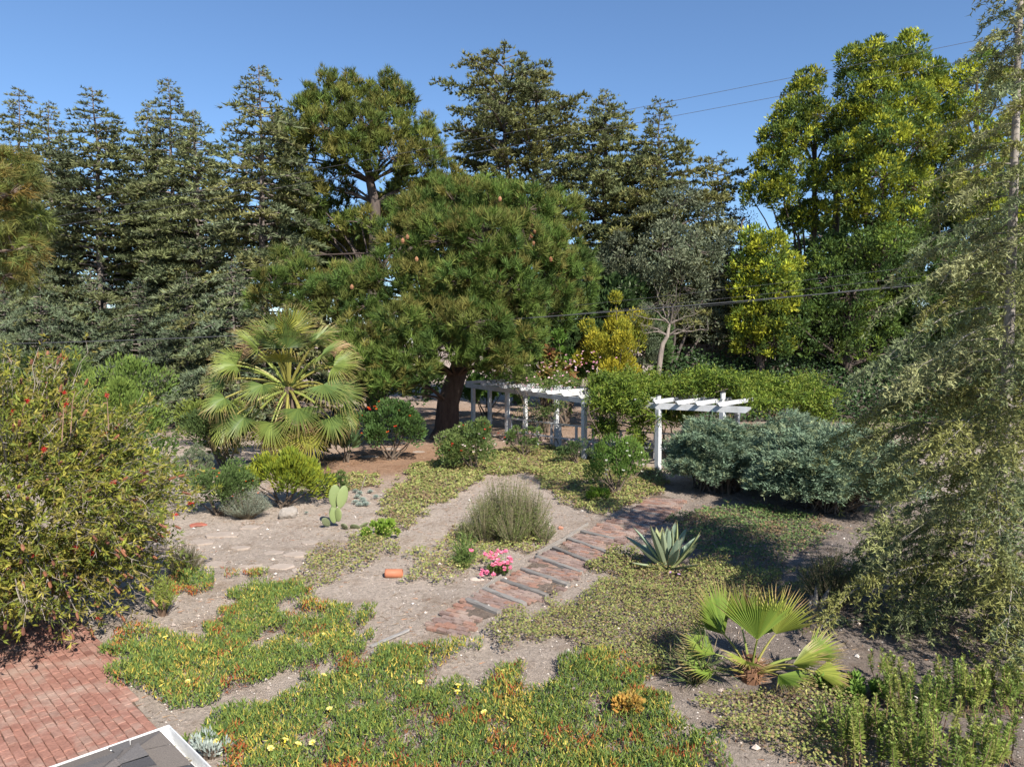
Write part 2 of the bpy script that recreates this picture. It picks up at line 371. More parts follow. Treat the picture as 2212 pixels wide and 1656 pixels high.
TIM = [((1009, 1303), (1078, 1331)), ((1046, 1277), (1134, 1310)), ((1084, 1255), (1182, 1288)), ((1127, 1231), (1228, 1266)), ((1159, 1206), (1256, 1240)), ((1196, 1183), (1279, 1216)), ((1228, 1163), (1318, 1195)),
       ((1256, 1150), (1345, 1172)), ((1330, 1118), (1402, 1138)), ((1366, 1103), (1424, 1114))]
for a, b in TIM:
    A, B = GH(*a), GH(*b); L = np.linalg.norm(B-A); m = MB(); n = 9
    xs = np.linspace(-L/2, L/2, n)
    for k in range(n-1): pass
    prof = [(-.05, -.06), (.05, -.06), (.052, .043), (.036, .056), (-.036, .058), (-.052, .044)]
    V = np.array([[x, y*(1+rng.normal(0, .06)), z+rng.normal(0, .004)] for x in xs for y, z in prof]); k6 = len(prof)
    F = [[r*k6+c, (r+1)*k6+c, (r+1)*k6+(c+1) % k6, r*k6+(c+1) % k6] for r in range(n-1) for c in range(k6)]
    m.add(V, np.array(F)[:, ::-1], np.array([.21, .195, .18])*rng.uniform(.75, 1.15))
    e = [[0, 1, 2, 3], [0, 3, 4, 5]]; z0 = (n-1)*k6
    m.Q.append(np.array(e)[:, ::-1]); m.Q.append(np.array(e)+z0)
    c = (A+B)/2; dv = B-A
    child('timber', m.mesh('timber', M_TIMBER), path, (c[0], c[1], c[2]+.03), (0, 0, math.atan2(dv[1], dv[0])))
# thin edging boards along the path's left side
for a, b in [((1162, 1195), (1236, 1155)), ((1020, 1290), (1082, 1245)), ((1212, 1168), (1270, 1132))]:
    A, B = GH(*a), GH(*b); dv = B-A; L = np.linalg.norm(dv); m = MB()
    m.box((0, 0, 0), (L, .03, .10), col=(.25, .225, .20), bev=.005)
    child('edging_board', m.mesh('edging_board', M_TIMBER), path, (*((A+B)/2)[:2], .0), (0, 0, math.atan2(dv[1], dv[0])))

# ---------------------------------------------------------------- corner of the house roof (bottom left)
ZE = 2.6; Cn = PZ(365, 1557, ZE); dL = unit((PZ(80, 1656, ZE)-Cn)); dR = unit((PZ(465, 1656, ZE)-Cn))
house = thing('house', 'corner of a house with grey shingle hip roof and white gutters', 'house', (Cn[0], Cn[1], 0))
rl = lambda p: np.asarray(p, float)-np.array([Cn[0], Cn[1], 0])
def gutter(d, inn, name):                                  # open box gutter along an eave, profile swept along d
    prof = [(0.0, .0), (0.0, .078), (.010, .082), (.010, .012), (.10, .012), (.10, .085), (.106, .085), (.106, .0)]
    m = MB(); Lg = 5.0
    P0 = Cn; V = []
    for s in (0, Lg):
        for o_, z_ in prof: V.append(P0+d*(s+ (o_ if s == 0 else 0))+inn*o_+np.array([0, 0, z_-.095]))
    k = len(prof); F = [[j, (j+1) % k, k+(j+1) % k, k+j] for j in range(k)]
    m.add(rl(V), F, (.74, .74, .73)); return m.build(name, M_PAINT, house)
gutter(dR, dL, 'gutter'); gutter(dL, dR, 'gutter')
wall = MB(); q0 = Cn+dL*.45+dR*.45
for d in (dL, dR):
    V = [q0+np.array([0, 0, -ZE]), q0+d*6+np.array([0, 0, -ZE]), q0+d*6+np.array([0, 0, -.1]), q0+np.array([0, 0, -.1])]
    wall.add(rl(V), np.array([[0, 1, 2, 3]]), (.62, .58, .52))
wall.build('wall', M_PLASTIC, house)
sof = MB(); V = [Cn+dL*.05+dR*.05, Cn+dL*5+dR*.05, Cn+dL*5+dR*5, Cn+dL*.05+dR*5]
sof.add(rl(np.array(V)-[0, 0, .12]), np.array([[0, 1, 2, 3]]), (.6, .58, .55)); sof.build('soffit', M_PLASTIC, house)
# two roof planes meeting on the hip, shingle by shingle
SL = .30; rng = np.random.default_rng(9)
SC = [(.16, .145, .138), (.21, .185, .165), (.115, .11, .112), (.24, .205, .175), (.18, .165, .155)]
def shingle_plane(e, inn):                                 # e: along the eave, inn: up the slope (horizontal)
    for r in range(0, 11):
        y0 = .075+r*.14; x = -.1+rng.uniform(-.3, 0)
        while x < 3.2:
            wd = rng.choice([.10, .16, .24]); x1 = x+wd
            a0, a1 = max(x, y0-.004), max(x1, y0-.004); b0, b1 = max(x, y0+.19), max(x1, y0+.19)
            if a1-a0 > .01:
                th = rng.choice([.006, .010]); lift = .016+th
                def p(u, v, dz): return Cn+e*u+inn*v+np.array([0, 0, (v-.075)*SL-.012+dz])
                b0_, b1_ = max(b0, a0), max(b1, a1-.0005)
                V = [p(a0, y0, lift), p(a1-.003, y0, lift), p(b1_-.003, y0+.19, .004), p(b0_, y0+.19, .004), p(a0, y0, lift-th-.006), p(a1-.003, y0, lift-th-.006)]
                m = MB(); col = pick(rng, SC, 1, .07)[0]
                nrm_ = np.cross(V[1]-V[0], V[3]-V[0]); fl = nrm_[2] < 0
                F = [[0, 1, 2, 3], [4, 5, 1, 0]]
                if fl: F = [f[::-1] for f in F]
                m.add(rl(V), np.array(F), col); m.build('shingle', M_SHINGLE, house)
            x = x1
shingle_plane(dR, dL); shingle_plane(dL, dR)
deck = MB()
for e, inn in ((dR, dL), (dL, dR)):
    p = lambda u, v: Cn+e*u+inn*v+np.array([0, 0, (v-.075)*SL-.014])
    deck.add(rl([p(.07, .07), p(5, .07), p(5, 3.4), p(3.4, 3.4)]), np.array([[0, 1, 2, 3]]), (.10, .095, .09))
deck.build('roof_deck', M_SHINGLE, house)
deb = MB(); rgd = np.random.default_rng(77)
for e, inn in ((dR, dL), (dL, dR)):                        # dirt and needles lying in the gutters
    n = 260; u = rgd.uniform(.1, 2.2, n); v = rgd.uniform(.02, .095, n); P = Cn+e*u[:, None]+inn*v[:, None]+np.array([0, 0, -.078])
    deb.needles(rl(P), rdirs(rgd, n)*[1, 1, .2]+e*.8, rgd.uniform(.02, .07, n), .012, pick(rgd, [(.20, .20, .10), (.16, .13, .09), (.28, .25, .18)], n), rgd)
tag(deb.build('gutter_litter', M_TWIG, house), kind='stuff')
# ---------------------------------------------------------------- white pergola
PW = (.52, .525, .53)
perg = thing('pergola', 'white painted timber pergola with posts, beams and rafters, overgrown by vines', 'pergola', (3, 29, 0))
po = np.array([3., 29., 0.])
rng = np.random.default_rng(17)
def bar(name, A, B, wd, ht, parent=perg, taper=0.0, up=(0, 0, 1), origin=po):
    A = np.asarray(A, float)-origin; B = np.asarray(B, float)-origin; d = unit(B-A); up = np.array(up, float)
    s = unit(np.cross(d, up)); u = np.cross(s, d); m = MB(); b = .008
    def ring(P, hh0, hh1, inset): return [P-s*(wd/2-inset)-u*(hh0-inset), P+s*(wd/2-inset)-u*(hh0-inset), P+s*(wd/2-inset)+u*(hh1-inset), P-s*(wd/2-inset)+u*(hh1-inset)]
    L = np.linalg.norm(B-A); rs = []
    t = taper
    rs.append(ring(A, ht/2 if t == 0 else ht/2-ht*.6, ht/2, b))
    rs.append(ring(A+d*(b if t == 0 else t), ht/2, ht/2, 0)); rs.append(ring(B-d*(b if t == 0 else t), ht/2, ht/2, 0))
    rs.append(ring(B, ht/2 if t == 0 else ht/2-ht*.6, ht/2, b))
    V = np.array(rs).reshape(-1, 3); F = [[3, 2, 1, 0], [12, 13, 14, 15]]
    for r in range(3):
        for k in range(4): F.append([r*4+k, r*4+(k+1) % 4, r*4+4+(k+1) % 4, r*4+4+k])
    m.add(V, np.array(F), np.array(PW)*rng.uniform(.93, 1.0)); return m.build(name, M_PAINT, parent)
ZB = 2.30                                                   # beam centre height
outer = [(-2.0, 36.5), (-.22, 33.2), (2.8, 27.4), (5.2, 25.1), (7.15, 24.0)]
back = [(-1.2, 38.2), (.67, 35.4), (1.95, 31.1), (4.3, 30.4), (7.6, 30.6), (9.75, 30.6), (11.2, 29.0)]
for k, (x, y) in enumerate(outer+back):
    z0 = float(hgt(x, y))-.1
    bar('post', (x, y, z0), (x, y, ZB-.1), .17, .17, up=(.8, .6, 0))
beams = [((-2.45, 37.3), (.75, 31.4)), ((.75, 31.4), (3.05, 26.95)), ((2.75, 27.45), (5.25, 25.07)), ((5.0, 25.2), (7.95, 23.55)),
         ((-1.7, 39.0), (.9, 35.0)), ((.6, 35.5), (4.4, 30.3)), ((4.2, 30.45), (9.9, 30.6)), ((9.6, 30.75), (11.6, 28.5))]
for k, (a, b) in enumerate(beams):
    z = ZB+(.004*k)
    bar('beam', (*a, z), (*b, z), .10, .21, taper=.16 if k in (0, 3, 7) else 0)
def rafter(x, y, dx, dy, L, back_=.42):
    d = unit(np.array([dx, dy, 0])); p = np.array([x, y, ZB+.105+.075])
    bar('rafter', p-d*back_, p+d*L, .07, .145, taper=.12)
for t in np.linspace(.03, .97, 4): rafter(-2.2+t*2.9, 36.9-t*5.4, .72, .69, 2.4)
for t in np.linspace(.12, .95, 4): rafter(.85+t*2.1, 31.2-t*4.1, .72, .69, 2.2)
for t in np.linspace(.2, .8, 2): rafter(2.85+t*2.3, 27.35-t*2.2, .72, .69, 3.0)
for t in (.05, .33, .56, .82): rafter(5.1+t*2.5, 25.15-t*1.4, .66, .75, 2.6)
# low rail and its balusters
rail = [(-.22, 33.2), (1.9, 30.75), (4.2, 28.5), (6.4, 27.2)]
for a, b in zip(rail[:-1], rail[1:]):
    bar('rail', (*a, .42), (*b, .42), .14, .06); bar('rail', (*a, 1.02), (*b, 1.02), .09, .06)
    for t in (.08, .36, .64, .92):
        x, y = a[0]+(b[0]-a[0])*t, a[1]+(b[1]-a[1])*t
        bar('baluster', (x, y, float(hgt(x, y))-.05), (x, y, .99), .085, .085, up=(.66, -.75, 0))
# lantern caps standing on the posts
def lantern(x, y, z, tall, label):
    m = MB(); n = 12; th = np.arange(n)*2*math.pi/n
    prof = [(.045, 0), (.045, tall*.45), (.075, tall*.5), (.085, tall*.92), (.075, tall*.93)]
    for (r0, z0), (r1, z1) in zip(prof[:-1], prof[1:]):
        V = np.concatenate([np.c_[np.cos(th)*r0, np.sin(th)*r0, np.full(n, z0)], np.c_[np.cos(th)*r1, np.sin(th)*r1, np.full(n, z1)]])
        m.add(V, np.array([[j, (j+1) % n, n+(j+1) % n, n+j] for j in range(n)]), (.72, .70, .64))
    t_ = thing('post_lantern', label, 'garden light', (x, y, z)); m.build('lamp_body', M_PLASTIC, t_)
    c = MB(); V = np.concatenate([np.c_[np.cos(th)*.1, np.sin(th)*.1, np.full(n, tall*.93)], np.c_[np.cos(th)*.095, np.sin(th)*.095, np.full(n, tall)], [[0, 0, tall*1.04]]])
    c.add(V, np.array([[j, (j+1) % n, n+(j+1) % n, n+j] for j in range(n)]), (.03, .03, .032)); c.T.append(np.array([[n+j, n+(j+1) % n, 2*n] for j in range(n)]))
    c.build('lamp_cap', M_PLASTIC, t_)
lantern(5.2, 25.1, ZB+.10, .30, 'short white garden light with black cap on near pergola corner')
lantern(7.15, 24.0, ZB+.10, .50, 'tall pale garden light on pergola beam end beside the blue juniper')
lantern(11.2, 29.0, ZB+.12, .62, 'white garden light sticking out of the vine at far right pergola end')

# ---------------------------------------------------------------- small loose things
rng = np.random.default_rng(23)
def rock(name, label, cat, p, size, col, seed, group=None):
    r = np.random.default_rng(seed); import bmesh
    bm = bmesh.new(); bmesh.ops.create_icosphere(bm, subdivisions=3, radius=1)
    V = np.array([v.co[:] for v in bm.verts]); F = np.array([[v.index for v in f.verts] for f in bm.faces]); bm.free()
    f = np.ones(len(V))
    for _ in range(16):
        d = rdirs(r, 1)[0]; h = r.uniform(.5, .95); q = V@d; f = np.where(q*f > h, h/np.maximum(q, 1e-3), f)
    f *= 1+.05*np.sin(V[:, 0]*9+V[:, 1]*7)*np.sin(V[:, 2]*8)
    m = MB(); m.add(V*f[:, None]*np.array(size), F, col)
    o = m.build(name, M_STONE, loc=(p[0], p[1], p[2]+size[2]*.35)); return tag(o, label, cat, group)
rock('boulder', 'pale weathered boulder beside the silvery lavender bush', 'rock', GH(627, 1115), (.32, .24, .24), (.27, .24, .21), 2)
rock('flat_stone', 'small flat cream stone in front of the pink flowers', 'stone', GH(1031, 1246), (.16, .10, .05), (.40, .33, .28), 3)
rock('red_stone', 'flat brick-red stone lying by the bottlebrush bush', 'stone', GH(425, 1133), (.28, .17, .06), (.34, .11, .075), 4)
rock('brick_fragment', 'small broken brick piece in the dirt beside the path', 'brick', GH(1211, 1140), (.09, .06, .06), (.45, .20, .13), 5)
rock('grey_boulder', 'grey boulder at the foot of the near cedar trunk', 'rock', GH(2168, 1378), (.25, .22, .30), (.17, .155, .14), 6)
# terracotta pipe on its side
t_ = thing('terracotta_pipe', 'short orange terracotta pipe lying on its side in the dirt', 'pipe', GH(851, 1243))
m = MB(); n = 18; th = np.arange(n)*2*math.pi/n
prof = [(-.17, .072), (-.17, .085), (-.14, .087), (.17, .085), (.17, .07), (-.16, .068)]
V = np.concatenate([np.c_[np.full(n, x), np.cos(th)*r, np.sin(th)*r+.08] for x, r in prof])
m.add(V, np.array([[r*n+j, r*n+(j+1) % n, (r+1)*n+(j+1) % n, (r+1)*n+j] for r in range(len(prof)-1) for j in range(n)]), (.38, .14, .075))
m.build('pipe_body', M_PLASTIC, t_, smooth=True)
# grey weathered boards at the edge of the ice plant
for lab, a, b, wd in [('wide pale grey board lying at the edge of the ice plant', (805, 1412), (895, 1388), .17), ('thin splintered grey slat beside the wide board', (800, 1395), (882, 1358), .05)]:
    A, B = GH(*a), GH(*b); m = MB(); L = np.linalg.norm(B-A); n = 7; V = []
    for k in range(n):
        x = -L/2+L*k/(n-1); z = rng.normal(0, .004); e = rng.normal(0, .006)
        V += [(x, -wd/2+e, z), (x, wd/2+e, z), (x, wd/2+e, z+.025), (x, -wd/2+e, z+.025)]
    F = [[k*4+c, k*4+4+c, k*4+4+(c+1) % 4, k*4+(c+1) % 4] for k in range(n-1) for c in range(4)]+[[0, 1, 2, 3], [(n-1)*4+3, (n-1)*4+2, (n-1)*4+1, (n-1)*4]]
    m.add(V, np.array(F)[:, ::-1], (.30, .285, .27)); o = m.build('weathered_board', M_TIMBER, loc=((A+B)/2+[0, 0, .02])); o.rotation_euler = (0, .02, math.atan2(B[1]-A[1], B[0]-A[0]))
    tag(o, lab, 'board')
# stakes
def stake(name, label, px, py, h, r, col, lean=0.0):
    p = GH(px, py); m = MB(); m.tube([(0, 0, -.1), (lean*.5, 0, h*.5), (lean, 0, h)], [r, r, r*.9], 6, col)
    m.tube([(lean, 0, h), (lean, 0, h+.012)], [r*.9, .001], 6, col)
    return tag(m.build(name, M_PLASTIC, loc=p), label, 'stake')
stake('metal_stake', 'thin rusty metal stake standing in the dirt behind the junipers', 1818, 893, 1.22, .022, (.22, .07, .035), .03)
stake('garden_marker', 'small white marker stake at the edge of the ground cover by the red-berried bush', 955, 996, .35, .012, (.6, .6, .58), .02)
stake('wooden_peg', 'leaning grey peg in the succulent bed behind the cactus', 778, 1058, .45, .013, (.25, .22, .19), .18)
# driftwood stump under the cedar
m = MB()
for k in range(7):
    a = rng.uniform(0, 6.28); q = np.array([math.cos(a), math.sin(a), 0])*.16
    m.tube([q*.3+[0, 0, -.05], q*.9+[0, 0, .1+rng.uniform(0, .2)], q*1.5+[0, 0, .2+rng.uniform(0, .35)]], [.09, .06, .012], 6, np.array([.20, .185, .17])*rng.uniform(.8, 1.2))
tag(m.build('stump', M_BARK, loc=GH(1762, 1318)), 'split grey stump on the dark soil behind the small fan palm', 'stump')

# ---------------------------------------------------------------- overhead wires
def wire(name, label, pts, r, group):
    P = [np.array(p) for p in pts]; n = 28; A, B = P[0], P[1]; t = np.linspace(0, 1, n)[:, None]
    L = A*(1-t)+B*t; L[:, 2] -= pts[2]*4*(t[:, 0]*(1-t[:, 0]))
    m = MB(); m.tube(L, r, 5, (.06, .06, .065)); o = m.build(name, M_PLASTIC); return tag(o, label, 'power line', group)
wire('power_line', 'upper of the two thin wires crossing the sky', (AT(-700, 610, 33), AT(2900, -75, 24), 0.35), .008, 'overhead wires')
wire('power_line', 'lower of the two thin wires crossing the sky', (AT(-700, 622, 33), AT(2900, -28, 24), 0.35), .008, 'overhead wires')
wire('power_line', 'thick black cable sagging in front of the dark ivy', (AT(-500, 745, 39), AT(2900, 520, 23), 1.0), .020, 'overhead wires')
wire('power_line', 'thin wire just above the thick black cable', (AT(300, 760, 40), AT(2900, 498, 23.3), .5), .007, 'overhead wires')
wire('power_line', 'second thin wire above the thick black cable', (AT(300, 752, 40), AT(2900, 480, 23.3), .5), .007, 'overhead wires')
wire('power_line', 'topmost thin wire of the bundle in front of the ivy', (AT(300, 738, 40), AT(2900, 455, 23.3), .5), .007, 'overhead wires')
# ---------------------------------------------------------------- tree makers
def cedar_parts(seed, h, R, prof, nb, cols, rise=.12, droop=.35, z0=.05, tl=.26, tw=.075, pts=.17, lean=0.0, forks=1, nd=3, wood=(.15, .125, .11), side=.40, trunk_r=None, spread=.35):
    r = np.random.default_rng(seed); wd = MB(); lf = MB(); tr = trunk_r or h*.0125
    trunks = []
    for f in range(forks):
        hz = h*(1-.06*f) if forks > 1 else h; n = 12; t = np.linspace(0, 1, n); a = 2.4*f+r.uniform(0, 6)
        off = 0 if forks == 1 else .05*h
        P = np.stack([np.cos(a)*off*np.clip(t*2-.5, 0, 1)+r.normal(0, .05, n)*t+lean*t*t, np.sin(a)*off*np.clip(t*2-.5, 0, 1)+r.normal(0, .05, n)*t, t*hz], 1)
        wd.tube(P, np.maximum(tr*(1-t)**.8*(.8 if f else 1), .012), 8, wood); trunks.append(P)
    for b in range(nb):
        tz = z0+(1-z0)*((b+r.random())/nb)**.92; P = trunks[b % forks]; q = np.array([np.interp(tz, np.linspace(0, 1, len(P)), P[:, k]) for k in range(3)])
        L = R*prof(tz)*r.uniform(.62, 1.12)
        if L < .15: continue
        az = b*2.39996+r.normal(0, .35); ri = rise+r.normal(0, .08); dr = droop*r.uniform(.6, 1.3)
        n = 7; s = np.linspace(0, 1, n); bend = r.normal(0, .15)
        ax = np.array([math.cos(az), math.sin(az), 0]); sx = np.array([-ax[1], ax[0], 0])
        BP = q+L*(s[:, None]*ax+(bend*s**2)[:, None]*sx)+np.array([0, 0, 1])*(L*(ri*s-dr*s**2.2))[:, None]+r.normal(0, .03, (n, 3))*s[:, None]
        wd.tube(BP, np.maximum((.012+.017*L)*(1-s*.92), .006), 5, np.array(wood)*r.uniform(.9, 1.5))
        nbl = max(4, int(L/.17)); ss = np.sort(r.uniform(.15, 1, nbl)); sg = np.where(np.arange(nbl) % 2, 1, -1)
        B0 = np.stack([np.interp(ss, s, BP[:, k]) for k in range(3)], 1)
        ll = (side*L*(1-.72*ss)*r.uniform(.5, 1.15, nbl)+.2)
        ang = r.uniform(.6, 1.15, nbl)*sg
        bd = np.cos(ang)[:, None]*ax+np.sin(ang)[:, None]*sx+np.array([0, 0, 1])*(r.normal(.02, .12, nbl)-dr*.35*ss)[:, None]
        wd.needles(B0, bd-np.array([0, 0, .12]), ll*.9, .03, np.tile(np.array(wood)*1.1, (nbl, 1)), r)
        cnt = np.maximum(2, (ll/pts).astype(int)); idx = np.repeat(np.arange(nbl), cnt); u = r.random(len(idx))**.8
        PP = B0[idx]+bd[idx]*(ll[idx]*u)[:, None]+np.array([0, 0, -1])*(ll[idx]*u*u*.22)[:, None]+r.normal(0, .035, (len(idx), 3))
        extra = int(L/pts); e = r.uniform(.3, 1.02, extra)
        PE = np.stack([np.interp(e, s, BP[:, k]) for k in range(3)], 1)
        PP = np.concatenate([PP, PE]); DD = np.concatenate([bd[idx], np.tile(ax, (extra, 1))])
        PP = np.repeat(PP, nd, 0); DD = np.repeat(DD, nd, 0); m = len(PP)
        D = unit(DD)*.7+rdirs(r, m)*.75+np.array([0, 0, spread])
        cc = pick(r, cols, 1, .14)[0]
        f_ = min(1, .45+L/3.2); lf.needles(PP, D, r.uniform(.6, 1.25, m)*tl*f_, f_*tw*r.uniform(.7, 1.3, m), np.clip(cc*r.normal(1, .17, (m, 1)), .004, 1), r)
    return wd, lf
def tree_thing(name, label, cat, loc, wd, lf, matl=None, rz=0, group=None, barkm=None, trunk='trunk', crown='crown'):
    t_ = thing(name, label, cat, loc, rz, group)
    if wd is not None: wd.build(trunk, barkm or M_BARK, t_, smooth=True)
    if lf is not None: lf.build(crown, matl or M_NEEDLE, t_)
    return t_
def limb(wd, A, B, r0, r1, rg, sag=0.0, col=(.09, .07, .06), n=6, wob=.05):
    A = np.asarray(A, float); B = np.asarray(B, float); s = np.linspace(0, 1, n); L = np.linalg.norm(B-A)
    P = A+(B-A)*s[:, None]+rg.normal(0, wob*L*.5, (n, 3))*(s*(1-s)*2)[:, None]+np.array([0, 0, 1])*(sag*L*4*s*(1-s))[:, None]
    wd.tube(P, r0+(r1-r0)*s**.8, 6, col); return P
def sub_points(rg, c, rad, nsub, rsub, up=.25, squash=.8, shell=(.62, 1.0)):
    d = rdirs(rg, nsub*2); d = d[(d[:, 2] > -.75)][:nsub]; d[:, 2] += up*.3; d = unit(d)
    rr = rad*rg.uniform(shell[0], shell[1], len(d))[:, None]
    return np.asarray(c)+d*rr*np.array([1, 1, squash]), d
def pine_tufts(lf, rg, P, A, k, L, Wd, C, spread=(.12, 1.05)):
    n = len(P); P2 = np.repeat(P, k, 0); A2 = np.repeat(unit(A), k, 0); m = len(P2)
    th = rg.uniform(spread[0], spread[1], m); q = perp(A2, rg)
    D = A2*np.cos(th)[:, None]+q*np.sin(th)[:, None]
    back = rg.uniform(0, .45, m)*L
    lf.needles(P2-A2*back[:, None], D, L*rg.uniform(.7, 1.15, m), Wd, np.clip(np.repeat(C, k, 0)*rg.normal(1, .18, (m, 1)), .004, 1), rg)
def clump_tree(seed, base, clumps, trunkpath, r0, style, dens=1.0, cols=None, wood=(.085, .065, .055), L=.3, Wd=.03, k=16, rsub=.55, squash=.8, up=.5, org=None, lim=True):
    """clumps: list of (centre, radius). Limbs run from the trunk to each clump; sub-clumps hold the foliage."""
    rg = np.random.default_rng(seed); wd = MB(); lf = MB(); base = np.asarray(base, float)
    T = np.asarray(trunkpath, float)-base; s = np.linspace(0, 1, len(T))
    wd.tube(T, np.maximum(r0*(1-s*.75), .03)*np.where(s == 0, 1.25, 1), 12, wood)
    for c, rad in clumps:
        c = np.asarray(c, float)-base; cf = rg.uniform(.78, 1.2)
        tz = np.clip(np.searchsorted(T[:, 2], c[2]-rad*.6)-1, 0, len(T)-1); a = T[tz]
        if lim: BP = limb(wd, a, c, min(r0*.45, .05+.05*rad), .03, rg, sag=.06, col=wood)
        area = 12.6*rad*rad; nsub = max(5, int(area/(rsub*rsub*1.6)*dens))
        S, d = sub_points(rg, c, rad, nsub, rsub, squash=squash)
        if lim:
            for q in S[::3]: limb(wd, c+(q-c)*.15, q, .02+.012*rad, .008, rg, n=4, col=np.array(wood)*1.5)
        for q, dd in zip(S, d):
            ci = np.clip(cf*pick(rg, cols, 1, .15)[0], .004, 1)
            style(lf, rg, q, dd, ci, rsub*rg.uniform(.7, 1.2), L, Wd, k, up)
    return wd, lf
def st_pine(lf, rg, q, dd, ci, rs, L, Wd, k, up):
    n = max(4, int(7.5*(rs/.5)**2)); d = unit(rdirs(rg, n)*.9+dd*.7+[0, 0, .25]); P = q+d*rs*rg.uniform(.35, 1, (n, 1))*[1, 1, .85]
    pine_tufts(lf, rg, P, unit(d*.7+[0, 0, up]+rg.normal(0, .18, (n, 3))), k, L, Wd, np.clip(ci*rg.normal(1, .12, (n, 1)), .004, 1))
def st_leaf(lf, rg, q, dd, ci, rs, L, Wd, k, up):
    n = int(k*(rs/.5)**2); d = unit(rdirs(rg, n)+dd*.55+[0, 0, .12]); P = q+d*rs*rg.uniform(.35, .95, (n, 1))*[1, 1, .85]
    lf.leaves(P, d*.6+rdirs(rg, n)*.6+[0, 0, up*.5], L*rg.uniform(.6, 1.25, n), Wd*rg.uniform(.7, 1.2, n), np.clip(ci*rg.normal(1, .17, (n, 1)), .004, 1), rg)
def cl(px, py, D, rpx): return (AT(px, py, D), PXW(rpx, D))

# ---------------------------------------------------------------- far cedars along the back left
DEO = [(.125, .140, .058), (.145, .155, .066), (.105, .125, .060), (.165, .165, .064), (.12, .14, .075)]
p_deo = lambda t: (1-t)**.62*(.35+.65*min(1, t*5+.35))+.03
p_deo2 = lambda t: min(1, (1-t)*2.6)**.8*(.55+.45*(1-t))+.02
def place_top(px, ytop, D): return AT(px, ytop, D)[2]
protos = {}
protos['a'] = cedar_parts(101, 20, 5.0, p_deo, 165, DEO, rise=.10, droop=.30, nd=4, pts=.19, tl=.32, tw=.105)
protos['b'] = cedar_parts(102, 20, 5.2, p_deo2, 165, DEO, rise=.22, droop=.30, nd=4, pts=.19, tl=.32, tw=.105)
protos['c'] = cedar_parts(103, 20, 4.3, p_deo, 160, DEO, rise=.16, droop=.36, nd=4, pts=.19, tl=.32, tw=.105, lean=.5)
pm = {k: (v[0].mesh('trunk', M_BARK, True), v[1].mesh('crown', M_NEEDLE)) for k, v in protos.items()}
rows = [('a', -25, 235, 50, 'tall dark cedar cut off by the left picture edge', 1.0), ('c', 50, 192, 54, 'cedar with a thin bare double leader at far left', 1.0), ('c', 118, 215, 50, 'cedar with a bent leader, second group from left edge', .95),
        ('b', 222, 188, 47, 'broad cedar with flat spreading top left of the pointed pair', 1.12), ('c', 322, 214, 52, 'narrow cedar with blunt top between broad and pointed cedars', .9), ('a', 380, 168, 50, 'tallest pointed cedar left of the slim pale one', .95),
        ('b', 432, 235, 46, 'low-shouldered cedar just right of the tallest pointed one', 1.0), ('a', 572, 138, 42, 'slim tall cedar with pale trunk beside the dark pine', 1.02)]
for k, px, yt, D, lab, rs in rows:
    b = AT(px, 700, D); b[2] = 0; h = place_top(px, yt, D)
    t_ = thing('cedar_tree', lab, 'cedar tree', b, len(lab)*1.7+px*.37, 'cedars along the back left')
    for nm, me in zip(('trunk', 'crown'), pm[k]):
        o = child(nm, me, t_, scale=(rs*1.25, rs*1.25, h/20))
# younger cedars whose blue-green skirts fill the space under them
SK = [(.125, .155, .082), (.11, .14, .08), (.145, .165, .075), (.12, .15, .09)]
sk = cedar_parts(111, 9, 4.4, lambda t: (1-t)**.8+.05, 95, SK, rise=.06, droop=.30, nd=4, pts=.16, tl=.28, tw=.085)
skm = (sk[0].mesh('trunk', M_BARK, True), sk[1].mesh('crown', M_NEEDLE))
for px, yt, D, rs, lab in [(90, 560, 41, .9, 'young blue-green cedar under the tall ones at far left'), (300, 600, 42, 1.0, 'young spreading blue-green cedar behind the bright shrub'), (405, 585, 40, .95, 'young cedar with drooping grey-green skirts left of the palm'),
                           (505, 560, 38, 1.0, 'young cedar with long feathery branches right behind the palm'), (200, 580, 44, .9, 'small cedar half hidden between two tall cedar trunks'), (10, 590, 44, .9, 'small cedar at the left edge below the tall ones')]:
    b = AT(px, 700, D); b[2] = 0; h = place_top(px, yt, D)
    t_ = thing('young_cedar', lab, 'cedar tree', b, px*.91, 'young cedars under the tall ones')
    for nm, me in zip(('trunk', 'crown'), skm): child(nm, me, t_, scale=(rs, rs, h/9))

# ---------------------------------------------------------------- flat-topped cedars in the middle
ATL = [(.135, .142, .050), (.115, .128, .052), (.16, .158, .054), (.10, .115, .05)]
def p_flat(t):
    return float(np.interp(t, [0, .25, .40, .5, .62, .72, .84, .93, 1], [.45, .75, .80, .62, .70, 1.0, .92, .62, .18]))
D = 52; b = AT(1120, 700, D); b[2] = 0; h = place_top(1120, 118, D)
wd, lf = cedar_parts(121, h, 5.6, p_flat, 185, ATL, rise=.34, droop=.16, z0=.16, forks=2, nd=3, pts=.15, trunk_r=.42, wood=(.12, .10, .09), spread=.5, tl=.31, tw=.115)
tree_thing('flat_topped_cedar', 'tall flat-topped cedar standing highest in the middle with forked trunk', 'cedar tree', b, wd, lf)
def p_mid(t): return float(np.interp(t, [0, .2, .45, .65, .8, .92, 1], [.7, .95, 1.0, .85, .62, .35, .10]))
D = 50; b = AT(1305, 700, D); b[2] = 0; h = place_top(1303, 196, D)
wd, lf = cedar_parts(122, h, 5.2, p_mid, 170, ATL, rise=.20, droop=.16, z0=.14, nd=3, pts=.15, trunk_r=.4, wood=(.10, .08, .07), spread=.5, tl=.31, tw=.115)
tree_thing('layered_cedar', 'dark layered cedar with pointed top right of the flat-topped one', 'cedar tree', b, wd, lf)
b = AT(1420, 700, 48); b[2] = 0; h = place_top(1425, 222, 48)
